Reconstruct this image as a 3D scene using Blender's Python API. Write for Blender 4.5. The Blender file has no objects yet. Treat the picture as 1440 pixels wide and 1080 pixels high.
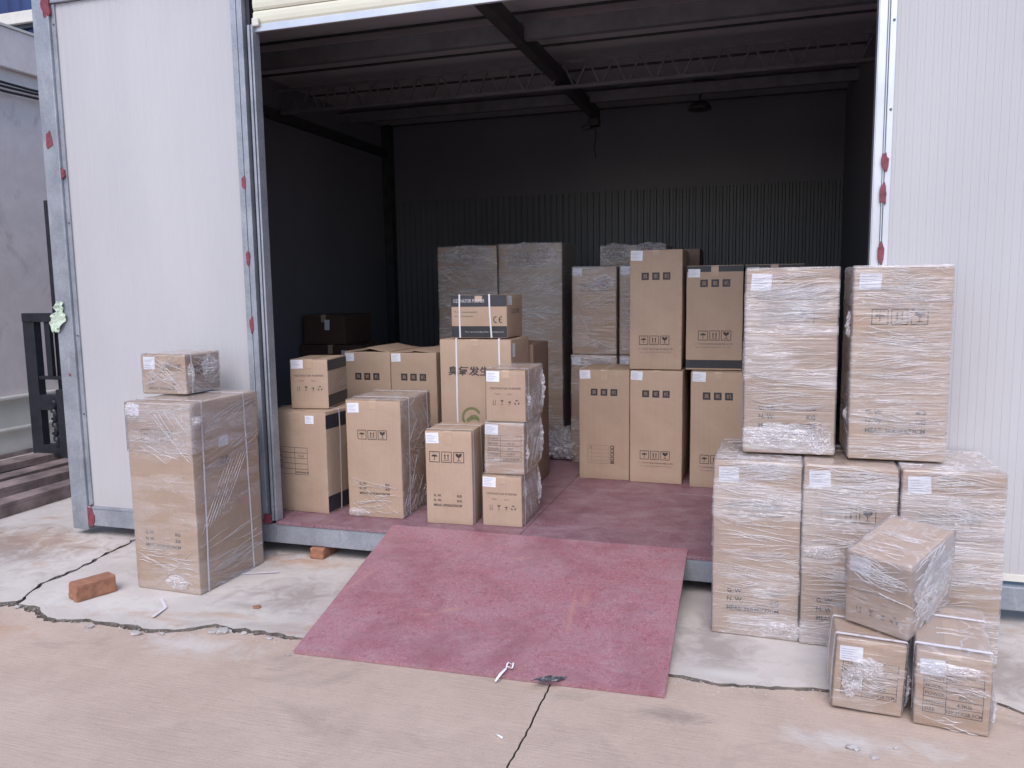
import bpy, bmesh, math, random
import numpy as np
from mathutils import Vector, Matrix

random.seed(7)
rng = np.random.default_rng(11)
R = math.radians
scene = bpy.context.scene
COL = scene.collection

# ------------------------------------------------------------------ camera
cam_d = bpy.data.cameras.new('camera')
cam = bpy.data.objects.new('camera', cam_d); COL.objects.link(cam)
cam_d.sensor_width = 36.0
cam_d.lens = 1124.34 / 1440 * 36.0
cam_d.clip_start = 0.05; cam_d.clip_end = 900
YAW, PITCH, ROLL = 0.3045, 0.11765, -0.01446
fw = Vector((-math.sin(YAW) * math.cos(PITCH), math.cos(YAW) * math.cos(PITCH), -math.sin(PITCH)))
rt = Vector((math.cos(YAW), math.sin(YAW), 0)); up = rt.cross(fw)
rt2 = rt * math.cos(ROLL) + up * math.sin(ROLL); up2 = -rt * math.sin(ROLL) + up * math.cos(ROLL)
m = Matrix((rt2, up2, -fw)).transposed().to_4x4(); m.translation = Vector((0, -4.019, 1.55))
cam.matrix_world = m
scene.camera = cam

# ------------------------------------------------------------------ sky and sun (bright overcast)
SUN_EL, SUN_AZ = R(51), math.atan2(0.10, -1.0)
world = bpy.data.worlds.new('World'); scene.world = world; world.use_nodes = True
wn = world.node_tree; wn.nodes.clear()
sky = wn.nodes.new('ShaderNodeTexSky'); sky.sky_type = 'NISHITA'; sky.sun_disc = False
sky.sun_elevation = SUN_EL; sky.sun_rotation = SUN_AZ
sky.air_density = 1.0; sky.dust_density = 2.0; sky.ozone_density = 3.0
bg = wn.nodes.new('ShaderNodeBackground'); bg.inputs['Strength'].default_value = 0.15
wo = wn.nodes.new('ShaderNodeOutputWorld')
wn.links.new(sky.outputs[0], bg.inputs[0]); wn.links.new(bg.outputs[0], wo.inputs[0])
sd = bpy.data.lights.new('sun', 'SUN'); sun = bpy.data.objects.new('sun', sd); COL.objects.link(sun)
sd.energy = 1.4; sd.angle = R(40); sd.color = (1.0, 0.945, 0.965)
sdir = Vector((math.sin(SUN_AZ) * math.cos(SUN_EL), math.cos(SUN_AZ) * math.cos(SUN_EL), math.sin(SUN_EL)))
sun.rotation_euler = sdir.to_track_quat('Z', 'Y').to_euler(); sun.location = sdir * 30
vs = scene.view_settings
vs.view_transform = 'Standard'; vs.look = 'None'; vs.gamma = 1; vs.use_curve_mapping = False
vs.exposure = 0.55
scene.cycles.transparent_max_bounces = 16
scene.cycles.max_bounces = 8

# ------------------------------------------------------------------ materials
def newmat(name):
    mt = bpy.data.materials.new(name); mt.use_nodes = True
    nt = mt.node_tree; return mt, nt, nt.nodes['Principled BSDF']
def N(nt, typ, **kw):
    n = nt.nodes.new(typ)
    for k, v in kw.items():
        if k in n.inputs.keys(): n.inputs[k].default_value = v
        else: setattr(n, k, v)
    return n
def coord(nt, scale=(1, 1, 1), rot=(0, 0, 0), kind='Object'):
    tc = N(nt, 'ShaderNodeTexCoord'); mp = N(nt, 'ShaderNodeMapping')
    mp.inputs['Scale'].default_value = scale; mp.inputs['Rotation'].default_value = rot
    nt.links.new(tc.outputs[kind], mp.inputs[0]); return mp.outputs[0]
def noise(nt, vec, scale, detail=4, rough=0.55, dist=0.0):
    n = N(nt, 'ShaderNodeTexNoise'); n.inputs['Scale'].default_value = scale
    n.inputs['Detail'].default_value = detail; n.inputs['Roughness'].default_value = rough
    n.inputs['Distortion'].default_value = dist
    nt.links.new(vec, n.inputs['Vector']); return n.outputs['Fac']
def ramp(nt, fac, stops):
    r = N(nt, 'ShaderNodeValToRGB'); el = r.color_ramp.elements
    while len(el) < len(stops): el.new(0.5)
    for e, (p, c) in zip(el, stops):
        e.position = p; e.color = c if len(c) == 4 else (*c, 1)
    nt.links.new(fac, r.inputs[0]); return r.outputs[0]
def g(v): return (v, v, v)
def mix(nt, fac, a, b, mode='MIX'):
    n = nt.nodes.new('ShaderNodeMix'); n.data_type = 'RGBA'; n.blend_type = mode
    for i, v in ((0, fac), (6, a), (7, b)):
        if hasattr(v, 'is_linked'): nt.links.new(v, n.inputs[i])
        elif isinstance(v, (int, float)): n.inputs[i].default_value = v
        else: n.inputs[i].default_value = (*v, 1)
    return n.outputs[2]
def mth(nt, op, a, b=0.0, c=0.0):
    n = nt.nodes.new('ShaderNodeMath'); n.operation = op
    for i, v in enumerate((a, b, c)):
        if hasattr(v, 'is_linked'): nt.links.new(v, n.inputs[i])
        else: n.inputs[i].default_value = v
    return n.outputs[0]
def bump(nt, bs, h, strength, dist=0.01, normal=None):
    b = N(nt, 'ShaderNodeBump'); b.inputs['Strength'].default_value = strength
    b.inputs['Distance'].default_value = dist
    nt.links.new(h, b.inputs['Height'])
    if normal is not None: nt.links.new(normal, b.inputs['Normal'])
    if bs is not None: nt.links.new(b.outputs[0], bs.inputs['Normal'])
    return b.outputs[0]

M = {}
def plain(key, col, rough=0.6, metal=0.0, var=0.15, nscale=8, bumps=0.0, spec=0.5):
    mt, nt, bs = newmat(key)
    v = coord(nt)
    f = noise(nt, v, nscale, 6, 0.6)
    c = ramp(nt, f, [(0.3, tuple(x * (1 - var) for x in col)), (0.7, tuple(min(1, x * (1 + var)) for x in col))])
    nt.links.new(c, bs.inputs['Base Color'])
    bs.inputs['Roughness'].default_value = rough; bs.inputs['Metallic'].default_value = metal
    bs.inputs['Specular IOR Level'].default_value = spec
    if bumps: bump(nt, bs, noise(nt, v, nscale * 6, 4), bumps, 0.004)
    M[key] = mt; return mt

def cardboard(key, a, b):
    mt, nt, bs = newmat(key)
    v = coord(nt)
    oi = N(nt, 'ShaderNodeObjectInfo')
    big = noise(nt, v, 3.2, 3, 0.5, 0.6)
    fine = noise(nt, coord(nt, (1, 1, 1)), 160, 3, 0.7)
    flute = noise(nt, coord(nt, (110, 110, 1.2)), 1.0, 2, 0.5)
    c = ramp(nt, big, [(0.3, a), (0.7, b)])
    c = mix(nt, 0.35, c, ramp(nt, fine, [(0.3, g(0.62)), (0.75, g(1.0))]), 'MULTIPLY')
    c = mix(nt, 0.09, c, ramp(nt, flute, [(0.35, g(0.7)), (0.6, g(1.0))]), 'MULTIPLY')
    # small scuffs, warm and dark
    sc = noise(nt, coord(nt, (1.2, 1.2, 3.0)), 9, 6, 0.7, 1.0)
    c = mix(nt, ramp(nt, sc, [(0.62, g(0)), (0.74, g(0.4))]), c, tuple(x * 0.72 for x in a))
    hsv = N(nt, 'ShaderNodeHueSaturation')
    nt.links.new(c, hsv.inputs['Color'])
    nt.links.new(mth(nt, 'MULTIPLY_ADD', oi.outputs['Random'], 0.14, 0.93), hsv.inputs['Value'])
    nt.links.new(hsv.outputs[0], bs.inputs['Base Color'])
    bs.inputs['Roughness'].default_value = 0.72; bs.inputs['Specular IOR Level'].default_value = 0.25
    h = mth(nt, 'ADD', mth(nt, 'MULTIPLY', flute, 0.2), noise(nt, v, 22, 3, 0.5))
    h = mth(nt, 'ADD', h, mth(nt, 'MULTIPLY', noise(nt, v, 6, 2, 0.5), 4.0))
    bump(nt, bs, h, 0.30, 0.005)
    M[key] = mt
cardboard('card', (0.43, 0.31, 0.225), (0.49, 0.36, 0.265))
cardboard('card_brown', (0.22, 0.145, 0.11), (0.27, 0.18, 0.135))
cardboard('card_shaded', (0.085, 0.05, 0.042), (0.11, 0.065, 0.052))  # brown card darkened further, so the corner's shade is in the colour
cardboard('card_edge', (0.46, 0.33, 0.24), (0.52, 0.37, 0.27))

def film(key, base, streak, sc=(1.6, 1.6, 34), rot=(0.0, 0.0, 0.0), patch=0.0, rough=0.22, lo=0.5, hi=0.66):
    """Thin clear stretch film: transparent with a milky veil where layers overlap, glossy wrinkles."""
    mt, nt, bs = newmat(key)
    v = coord(nt, sc, rot)
    oi = N(nt, 'ShaderNodeObjectInfo')
    va = N(nt, 'ShaderNodeVectorMath', operation='ADD'); nt.links.new(v, va.inputs[0])
    cx = N(nt, 'ShaderNodeCombineXYZ')
    rr = mth(nt, 'MULTIPLY', oi.outputs['Random'], 37.0)
    for i in range(3): nt.links.new(rr, cx.inputs[i])
    nt.links.new(cx.outputs[0], va.inputs[1]); v = va.outputs[0]
    st = noise(nt, v, 1.6, 3, 0.55, 0.35)
    v2 = coord(nt, (2.2, 2.2, 70), (0.08, -0.09, 0))
    st2 = noise(nt, v2, 1.1, 3, 0.5, 0.4)
    vz = N(nt, 'ShaderNodeVectorMath', operation='ADD'); nt.links.new(coord(nt, (1.5, 1.5, 6.0), (0.12, -0.16, 0)), vz.inputs[0]); nt.links.new(cx.outputs[0], vz.inputs[1])
    big = noise(nt, vz.outputs[0], 1.0, 3, 0.5, 0.6)
    zone = ramp(nt, big, [(0.43, g(0)), (0.50, g(1))])
    zone2 = noise(nt, coord(nt, (2.4, 2.4, 3.2)), 2.3, 3, 0.5, 0.6)
    def ridge(x, c, wd):
        return ramp(nt, mth(nt, 'ABSOLUTE', mth(nt, 'SUBTRACT', x, c)), [(0.0, g(1)), (wd, g(0))])
    v3 = coord(nt, (3.0, 3.0, 26), (-0.16, 0.14, 0)); st3 = noise(nt, v3, 1.3, 3, 0.5, 0.5)
    s = mth(nt, 'MAXIMUM', mth(nt, 'MAXIMUM', ridge(st, 0.5, 0.022), ridge(st2, 0.44, 0.022)), ridge(st3, 0.57, 0.016))
    s = mth(nt, 'MAXIMUM', s, mth(nt, 'MULTIPLY', ramp(nt, st, [(lo, g(0)), (hi + 0.06, g(1))]), 0.6))
    s = mth(nt, 'MULTIPLY', s, mth(nt, 'MULTIPLY_ADD', zone, 0.72, 0.28))
    s = mth(nt, 'MULTIPLY', s, ramp(nt, zone2, [(0.35, g(0.45)), (0.6, g(1))]))
    fac = mth(nt, 'MULTIPLY_ADD', s, streak, mth(nt, 'MULTIPLY', mth(nt, 'MULTIPLY_ADD', zone, 0.8, 0.45), base))
    if patch:
        fac = mth(nt, 'MULTIPLY_ADD', ramp(nt, big, [(0.45, g(0)), (0.6, g(1))]), patch, fac)
    fac = mth(nt, 'MINIMUM', fac, 0.9)
    h = mth(nt, 'ADD', st, mth(nt, 'MULTIPLY', st2, 0.7))
    nrm = bump(nt, None, h, 0.8, 0.008)
    nt.nodes.remove(bs)
    df = N(nt, 'ShaderNodeBsdfDiffuse'); df.inputs['Color'].default_value = (0.93, 0.91, 0.94, 1)
    tl_ = N(nt, 'ShaderNodeBsdfTranslucent'); tl_.inputs['Color'].default_value = (0.93, 0.91, 0.94, 1)
    nt.links.new(nrm, df.inputs['Normal'])
    md_ = N(nt, 'ShaderNodeMixShader'); md_.inputs[0].default_value = 0.3
    nt.links.new(df.outputs[0], md_.inputs[1]); nt.links.new(tl_.outputs[0], md_.inputs[2])
    tr = N(nt, 'ShaderNodeBsdfTransparent'); tr.inputs[0].default_value = (0.985, 0.98, 0.985, 1)
    gl = N(nt, 'ShaderNodeBsdfGlossy'); gl.inputs['Roughness'].default_value = rough
    gl.inputs['Color'].default_value = (1, 1, 1, 1)
    nt.links.new(nrm, gl.inputs['Normal'])
    fr = N(nt, 'ShaderNodeFresnel'); fr.inputs['IOR'].default_value = 1.5
    nt.links.new(nrm, fr.inputs['Normal'])
    m1 = N(nt, 'ShaderNodeMixShader'); m2 = N(nt, 'ShaderNodeMixShader')
    nt.links.new(fac, m1.inputs[0]); nt.links.new(tr.outputs[0], m1.inputs[1]); nt.links.new(md_.outputs[0], m1.inputs[2])
    nt.links.new(mth(nt, 'MINIMUM', fr.outputs[0], 0.4), m2.inputs[0])
    nt.links.new(m1.outputs[0], m2.inputs[1]); nt.links.new(gl.outputs[0], m2.inputs[2])
    nt.links.new(m2.outputs[0], nt.nodes['Material Output'].inputs['Surface'])
    M[key] = mt
film('film_dense', 0.25, 0.62, sc=(2.0, 2.0, 30), lo=0.5, hi=0.66)
film('film_mid', 0.14, 0.52, lo=0.52, hi=0.68)
film('film_light', 0.10, 0.26, sc=(2.5, 2.5, 9), lo=0.56, hi=0.72, patch=0.06)
film('film_veil', 0.16, 0.25, sc=(2.5, 2.5, 7), lo=0.5, hi=0.75)
film('film_side', 0.10, 0.42, sc=(6, 6, 2.2), lo=0.52, hi=0.7)
film('film_fold', 0.45, 0.4, sc=(20, 20, 20), rough=0.15)
film('film_crumple', 0.22, 0.6, sc=(14, 14, 14), rough=0.10)

plain('strap', (0.66, 0.64, 0.68), 0.35, var=0.05)
plain('label', (0.74, 0.75, 0.80), 0.55, var=0.03)
plain('label_ink', (0.42, 0.43, 0.50), 0.6, var=0.1)
plain('ink', (0.045, 0.035, 0.032), 0.7, var=0.25, nscale=60)
plain('ink_soft', (0.10, 0.075, 0.065), 0.7, var=0.25, nscale=60)
plain('ink_band', (0.030, 0.030, 0.036), 0.5, var=0.2, nscale=20)
plain('ink_green', (0.16, 0.17, 0.07), 0.7, var=0.2, nscale=60)
plain('bare_card', (0.36, 0.24, 0.16), 0.7, var=0.1)
plain('white_print', (0.45, 0.43, 0.42), 0.7, var=0.1)
plain('tape', (0.44, 0.315, 0.22), 0.35, var=0.08, nscale=20)
plain('black_steel', (0.018, 0.020, 0.028), 0.45, var=0.4, nscale=12, bumps=0.2)
plain('rubber', (0.02, 0.02, 0.022), 0.8)
plain('rust_beam', (0.20, 0.155, 0.15), 0.7, var=0.6, nscale=5, bumps=0.4)
plain('primer', (0.20, 0.045, 0.065), 0.6, var=0.35, nscale=30, bumps=0.4)
plain('cream_metal', (0.66, 0.64, 0.52), 0.4, var=0.05, nscale=3)
plain('cream_paint', (0.62, 0.60, 0.55), 0.6, var=0.08, nscale=3)
plain('alu', (0.62, 0.63, 0.67), 0.38, metal=0.7, var=0.1, nscale=4)
plain('roof_steel', (0.05, 0.05, 0.055), 0.5, metal=0.3, var=0.3)
plain('roof_light', (0.15, 0.15, 0.165), 0.5, metal=0.3, var=0.2)
plain('lamp_dark', (0.03, 0.03, 0.032), 0.5)
plain('blue_sheet', (0.022, 0.04, 0.14), 0.45, var=0.25, nscale=2)
plain('tape_green', (0.52, 0.62, 0.50), 0.5, var=0.15, nscale=20)
plain('clay', (0.30, 0.14, 0.085), 0.85, var=0.3, nscale=20, bumps=0.6)
plain('chip', (0.42, 0.40, 0.39), 0.9, var=0.2, nscale=25, bumps=0.5)
plain('dark_plastic', (0.05, 0.055, 0.065), 0.3, var=0.4, nscale=40)
plain('soil', (0.17, 0.145, 0.125), 0.95, var=0.5, nscale=30, bumps=0.8)
plain('white_pvc', (0.78, 0.78, 0.80), 0.4, var=0.03)
plain('cloth_dark', (0.05, 0.05, 0.055), 0.8)

def panel_mat():
    mt, nt, bs = newmat('white_panel')
    v = coord(nt)
    c = ramp(nt, noise(nt, coord(nt, (1, 1, 0.35)), 1.6, 4, 0.5), [(0.3, (0.445, 0.44, 0.46)), (0.7, (0.50, 0.495, 0.51))])
    st = noise(nt, coord(nt, (16, 1, 0.7)), 1.5, 3, 0.5)
    c = mix(nt, ramp(nt, st, [(0.5, g(0)), (0.8, g(0.18))]), c, (0.43, 0.415, 0.41))
    # splash dirt low on the panel
    sx = N(nt, 'ShaderNodeSeparateXYZ'); nt.links.new(v, sx.inputs[0])
    low = mth(nt, 'SUBTRACT', 1.0, mth(nt, 'MULTIPLY', sx.outputs['Z'], 2.6)); low = mth(nt, 'MAXIMUM', low, 0.0)
    d = mth(nt, 'MULTIPLY', low, noise(nt, v, 14, 6, 0.7))
    c = mix(nt, mth(nt, 'MULTIPLY', d, 0.8), c, (0.42, 0.36, 0.31))
    nt.links.new(c, bs.inputs['Base Color']); bs.inputs['Roughness'].default_value = 0.42
    bump(nt, bs, noise(nt, coord(nt, (1, 1, 0.4)), 3.5, 3), 0.12, 0.02)
    M['white_panel'] = mt
panel_mat()

def galv():
    mt, nt, bs = newmat('galvanised')
    v = coord(nt)
    vo = N(nt, 'ShaderNodeTexVoronoi'); vo.inputs['Scale'].default_value = 60; nt.links.new(v, vo.inputs['Vector'])
    c = ramp(nt, noise(nt, v, 5, 6, 0.65), [(0.3, (0.22, 0.24, 0.275)), (0.7, (0.37, 0.39, 0.435))])
    c = mix(nt, 0.25, c, ramp(nt, vo.outputs['Distance'], [(0.0, g(0.3)), (0.6, g(0.75))]), 'SOFT_LIGHT')
    st = noise(nt, coord(nt, (3, 3, 0.5)), 6, 5, 0.7, 0.5)
    c = mix(nt, ramp(nt, st, [(0.58, g(0)), (0.72, g(0.5))]), c, (0.55, 0.55, 0.58))
    st = noise(nt, coord(nt, (1, 1, 1)), 3.3, 7, 0.75)
    c = mix(nt, ramp(nt, st, [(0.6, g(0)), (0.72, g(0.55))]), c, (0.20, 0.17, 0.16))
    nt.links.new(c, bs.inputs['Base Color'])
    bs.inputs['Metallic'].default_value = 0.35; bs.inputs['Roughness'].default_value = 0.5
    bump(nt, bs, noise(nt, v, 40, 4), 0.12, 0.003)
    M['galvanised'] = mt
galv()

def dark_wall(key, a, b, rough=0.4):
    mt, nt, bs = newmat(key)
    c = ramp(nt, noise(nt, coord(nt, (1, 1, 0.5)), 1.3, 5, 0.55), [(0.3, a), (0.7, b)])
    nt.links.new(c, bs.inputs['Base Color']); bs.inputs['Roughness'].default_value = rough
    bs.inputs['Specular IOR Level'].default_value = 0.4
    bump(nt, bs, noise(nt, coord(nt), 5, 3), 0.1, 0.01)
    M[key] = mt
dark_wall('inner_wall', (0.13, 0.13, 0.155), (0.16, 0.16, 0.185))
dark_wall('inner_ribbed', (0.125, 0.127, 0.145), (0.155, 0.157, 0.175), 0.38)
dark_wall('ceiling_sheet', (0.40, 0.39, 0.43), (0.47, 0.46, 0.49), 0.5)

def red_board(key, hot, worn, wear):
    mt, nt, bs = newmat(key)
    v = coord(nt)
    f = noise(nt, v, 2.2, 5, 0.55, 0.4)
    c = ramp(nt, f, [(0.3, hot), (0.7, worn)])
    sp = noise(nt, v, 130, 3, 0.7)
    c = mix(nt, ramp(nt, sp, [(0.52, g(0)), (0.66, g(0.55))]), c, (0.50, 0.33, 0.36))
    sp2 = noise(nt, v, 48, 6, 0.75)
    c = mix(nt, ramp(nt, sp2, [(0.54, g(0)), (0.66, g(0.75))]), c, (0.14, 0.055, 0.07))
    dust = noise(nt, coord(nt, (1, 1.6, 1)), 4.3, 10, 0.8, 0.5)
    c = mix(nt, mth(nt, 'MULTIPLY', ramp(nt, dust, [(0.42, g(0)), (0.68, g(1))]), wear), c, (0.34, 0.26, 0.28))
    pat = noise(nt, coord(nt, (1, 1, 1)), 2.6, 10, 0.78, 0.5)
    c = mix(nt, ramp(nt, pat, [(0.48, g(0)), (0.64, g(0.6))]), c, tuple(x * 0.72 for x in hot))
    for (cx_, cy_, rx_, ry_, rz_) in ([(-0.80, -0.62, 0.018, 0.26, 0.10), (-0.76, -0.50, 0.030, 0.10, 0.05), (-1.35, -0.72, 0.10, 0.022, 0.5), (-1.45, -0.78, 0.05, 0.02, 0.3), (-1.90, -0.55, 0.015, 0.2, -0.3), (-1.15, -0.2, 0.12, 0.012, 0.2)] if wear < 0.6 else [(-0.55, 0.75, 0.16, 0.02, 0.2), (-0.4, 0.9, 0.1, 0.015, -0.5), (-0.9, 0.6, 0.2, 0.01, 0.3)]):
        tc = N(nt, 'ShaderNodeTexCoord'); mp = N(nt, 'ShaderNodeMapping'); mp.vector_type = 'TEXTURE'
        mp.inputs['Location'].default_value = (cx_, cy_, 0); mp.inputs['Rotation'].default_value = (0, 0, rz_); mp.inputs['Scale'].default_value = (rx_, ry_, 1e4)
        nt.links.new(tc.outputs['Object'], mp.inputs[0])
        ln = N(nt, 'ShaderNodeVectorMath', operation='LENGTH'); nt.links.new(mp.outputs[0], ln.inputs[0])
        k = mth(nt, 'ADD', mth(nt, 'SUBTRACT', 1.0, ln.outputs['Value']), mth(nt, 'MULTIPLY', mth(nt, 'SUBTRACT', sp2, 0.5), 2.6))
        c = mix(nt, ramp(nt, k, [(0.15, g(0)), (0.9, g(0.42))]), c, (0.46, 0.24, 0.18) if wear < 0.6 else (0.16, 0.08, 0.08))
    sc = noise(nt, coord(nt, (9, 1.2, 1), (0, 0, 0.25)), 2.6, 6, 0.75, 0.6)
    c = mix(nt, ramp(nt, sc, [(0.66, g(0)), (0.71, g(0.5))]), c, (0.50, 0.27, 0.22))
    sc = noise(nt, coord(nt, (1, 7, 1), (0, 0, -0.3)), 2.2, 6, 0.75, 0.6)
    c = mix(nt, ramp(nt, sc, [(0.67, g(0)), (0.72, g(0.6))]), c, (0.12, 0.07, 0.08))
    nt.links.new(c, bs.inputs['Base Color'])
    nt.links.new(ramp(nt, dust, [(0.3, g(0.42)), (0.7, g(0.7))]), bs.inputs['Roughness'])
    bump(nt, bs, mth(nt, 'ADD', sp, noise(nt, v, 25, 4)), 0.2, 0.003)
    M[key] = mt
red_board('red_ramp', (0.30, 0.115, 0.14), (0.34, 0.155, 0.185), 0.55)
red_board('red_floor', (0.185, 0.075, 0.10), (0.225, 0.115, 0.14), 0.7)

def concrete(key, a, b, brushed=0.0, rust=0.4, stains=()):
    mt, nt, bs = newmat(key)
    v = coord(nt)
    f = noise(nt, v, 0.9, 8, 0.62, 0.4)
    c = ramp(nt, f, [(0.28, a), (0.72, b)])
    f2 = noise(nt, v, 4.5, 8, 0.7, 0.6)
    c = mix(nt, ramp(nt, f2, [(0.40, g(0.0)), (0.75, g(0.45))]), c, tuple(x * 1.25 for x in b))
    st = noise(nt, coord(nt, (1, 1.5, 1)), 1.7, 9, 0.68, 1.0)
    c = mix(nt, ramp(nt, st, [(0.55, g(0)), (0.72, g(0.6))]), c, (0.30, 0.245, 0.215))
    ru = noise(nt, coord(nt, (1, 2.0, 1)), 1.25, 7, 0.7, 0.7)
    c = mix(nt, ramp(nt, ru, [(0.60, g(0)), (0.72, g(rust))]), c, (0.44, 0.25, 0.14))
    gr = noise(nt, v, 210, 3, 0.8)
    c = mix(nt, 0.35, c, ramp(nt, gr, [(0.35, g(0.66)), (0.6, g(1.0))]), 'MULTIPLY')
    vo = N(nt, 'ShaderNodeTexVoronoi'); vo.inputs['Scale'].default_value = 26; nt.links.new(v, vo.inputs['Vector'])
    c = mix(nt, ramp(nt, vo.outputs['Distance'], [(0.035, g(0.55)), (0.075, g(0))]), c, (0.17, 0.13, 0.12))
    wob = noise(nt, v, 6, 7, 0.7, 0.8)
    for (cx_, cy_, rx_, ry_, typ) in stains:
        mp = N(nt, 'ShaderNodeMapping'); mp.inputs['Location'].default_value = (-cx_ / rx_, -cy_ / ry_, 0); mp.inputs['Scale'].default_value = (1 / rx_, 1 / ry_, 0)
        tc = N(nt, 'ShaderNodeTexCoord'); nt.links.new(tc.outputs['Object'], mp.inputs[0])
        ln = N(nt, 'ShaderNodeVectorMath', operation='LENGTH'); nt.links.new(mp.outputs[0], ln.inputs[0])
        k = mth(nt, 'ADD', mth(nt, 'SUBTRACT', 1.0, ln.outputs['Value']), mth(nt, 'MULTIPLY', mth(nt, 'SUBTRACT', wob, 0.5), 3.2))
        k = ramp(nt, k, [(0.0, g(0)), (0.85, g(0.62))])
        c = mix(nt, k, c, {'d': (0.245, 0.20, 0.18), 'r': (0.42, 0.235, 0.13), 'w': (0.62, 0.60, 0.58)}[typ])
    h = mth(nt, 'ADD', noise(nt, v, 60, 6, 0.7), mth(nt, 'MULTIPLY', f2, 1.5))
    if brushed:
        br = noise(nt, coord(nt, (5, 110, 1), (0, 0, 0.03)), 1.0, 4, 0.6, 0.25)
        c = mix(nt, brushed, c, ramp(nt, br, [(0.3, g(0.78)), (0.65, g(1.0))]), 'MULTIPLY')
        h = mth(nt, 'ADD', h, mth(nt, 'MULTIPLY', br, 1.6))
    nt.links.new(c, bs.inputs['Base Color']); bs.inputs['Roughness'].default_value = 0.85
    bs.inputs['Specular IOR Level'].default_value = 0.3
    bump(nt, bs, h, 0.35, 0.004)
    M[key] = mt
concrete('road_concrete', (0.45, 0.35, 0.29), (0.52, 0.415, 0.35), brushed=0.32, rust=0.2, stains=[(-3.7, -1.35, 0.5, 0.2, 'r'), (-0.3, -1.22, 0.16, 0.07, 'd'), (0.35, -1.22, 0.3, 0.08, 'w'), (-2.4, -1.2, 0.4, 0.1, 'w')])
concrete('apron_concrete', (0.46, 0.42, 0.395), (0.58, 0.54, 0.51), rust=0.7, stains=[(-2.25, -0.58, 0.42, 0.25, 'd'), (-4.45, -0.2, 0.6, 0.3, 'r'), (-4.6, -0.4, 0.9, 0.5, 'd'), (-0.18, -0.62, 0.22, 0.4, 'd'), (-2.5, -0.1, 0.5, 0.12, 'r'), (-3.2, 0.0, 0.9, 0.12, 'd'), (0.9, -0.5, 0.6, 0.3, 'd'), (-0.1, -0.85, 0.25, 0.06, 'w'), (-3.2, -0.9, 0.5, 0.15, 'w')])
concrete('far_ground', (0.36, 0.32, 0.30), (0.42, 0.38, 0.36))
concrete('wall_render', (0.64, 0.57, 0.56), (0.72, 0.65, 0.63), rust=0.05)

# ------------------------------------------------------------------ mesh helpers
def link(name, me, mat, parent=None):
    o = bpy.data.objects.new(name, me); COL.objects.link(o)
    if mat is not None and not me.materials: me.materials.append(M[mat] if isinstance(mat, str) else mat)
    if parent is not None: o.parent = parent
    return o
def mesh_from(name, vs_, fs, mat=None, smooth=False, parent=None):
    me = bpy.data.meshes.new(name); me.from_pydata([tuple(map(float, v)) for v in vs_], [], [list(map(int, f)) for f in fs])
    me.update()
    if smooth: me.polygons.foreach_set('use_smooth', [True] * len(me.polygons))
    return link(name, me, mat, parent)
def tag(o, label=None, cat=None, group=None, kind=None):
    if label: o['label'] = label
    if cat: o['category'] = cat
    if group: o['group'] = group
    if kind: o['kind'] = kind
    return o
def thing(name, loc, yaw, label, cat, group=None):
    o = bpy.data.objects.new(name, None); COL.objects.link(o); o.empty_display_size = 0.1
    o.location = loc; o.rotation_euler = (0, 0, R(yaw)); return tag(o, label, cat, group)

def box_bm(bm, x0, y0, z0, x1, y1, z1, bev=0.0):
    r = bmesh.ops.create_cube(bm, size=1.0)
    for v in r['verts']:
        v.co = Vector(((x0 + x1) / 2 + v.co.x * (x1 - x0), (y0 + y1) / 2 + v.co.y * (y1 - y0), (z0 + z1) / 2 + v.co.z * (z1 - z0)))
    if bev:
        es = list({e for v in r['verts'] for e in v.link_edges})
        bmesh.ops.bevel(bm, geom=es, offset=bev, segments=2, affect='EDGES', profile=0.5)
def boxes(name, lst, mat, parent=None, bev=0.0):
    bm = bmesh.new()
    for b in lst: box_bm(bm, *b, bev=bev)
    me = bpy.data.meshes.new(name); bm.to_mesh(me); bm.free(); me.update()
    return link(name, me, mat, parent)
def bar(name, a, b, w, t, mat, parent=None, upv=(0, 0, 1)):
    """a rectangular bar from a to b"""
    a, b = Vector(a), Vector(b); d = (b - a).normalized(); s = d.cross(Vector(upv)).normalized(); u = s.cross(d)
    vs_ = []
    for p in (a, b):
        for i, j in ((-1, -1), (1, -1), (1, 1), (-1, 1)): vs_.append(p + s * i * w / 2 + u * j * t / 2)
    return mesh_from(name, vs_, [(0, 1, 2, 3), (7, 6, 5, 4), (0, 4, 5, 1), (1, 5, 6, 2), (2, 6, 7, 3), (3, 7, 4, 0)], mat, parent=parent)
def tube(name, pts, rad, mat, parent=None, sides=6, flat=1.0):
    pts = [Vector(p) for p in pts]; vs_, fs = [], []
    for i, p in enumerate(pts):
        d = (pts[min(i + 1, len(pts) - 1)] - pts[max(i - 1, 0)]).normalized()
        s = d.cross(Vector((0.13, 0.21, 1))).normalized(); u = s.cross(d)
        rr = rad[i] if isinstance(rad, (list, tuple)) else rad
        for k in range(sides):
            a = 2 * math.pi * k / sides
            vs_.append(p + s * math.cos(a) * rr + u * math.sin(a) * rr * flat)
    for i in range(len(pts) - 1):
        for k in range(sides):
            k2 = (k + 1) % sides
            fs.append((i * sides + k, i * sides + k2, (i + 1) * sides + k2, (i + 1) * sides + k))
    fs.append(tuple(range(sides))[::-1]); fs.append(tuple((len(pts) - 1) * sides + k for k in range(sides)))
    return mesh_from(name, vs_, fs, mat, smooth=True, parent=parent)
def extrude_profile(name, prof, z0, z1, mat, parent=None):
    """open or closed XY outline pulled straight up"""
    n = len(prof)
    vs_ = [(x, y, z0) for x, y in prof] + [(x, y, z1) for x, y in prof]
    fs = [(i, (i + 1) % n, n + (i + 1) % n, n + i) for i in range(n)] + [tuple(range(n))[::-1], tuple(range(n, 2 * n))]
    return mesh_from(name, vs_, fs, mat, parent=parent)

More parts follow.
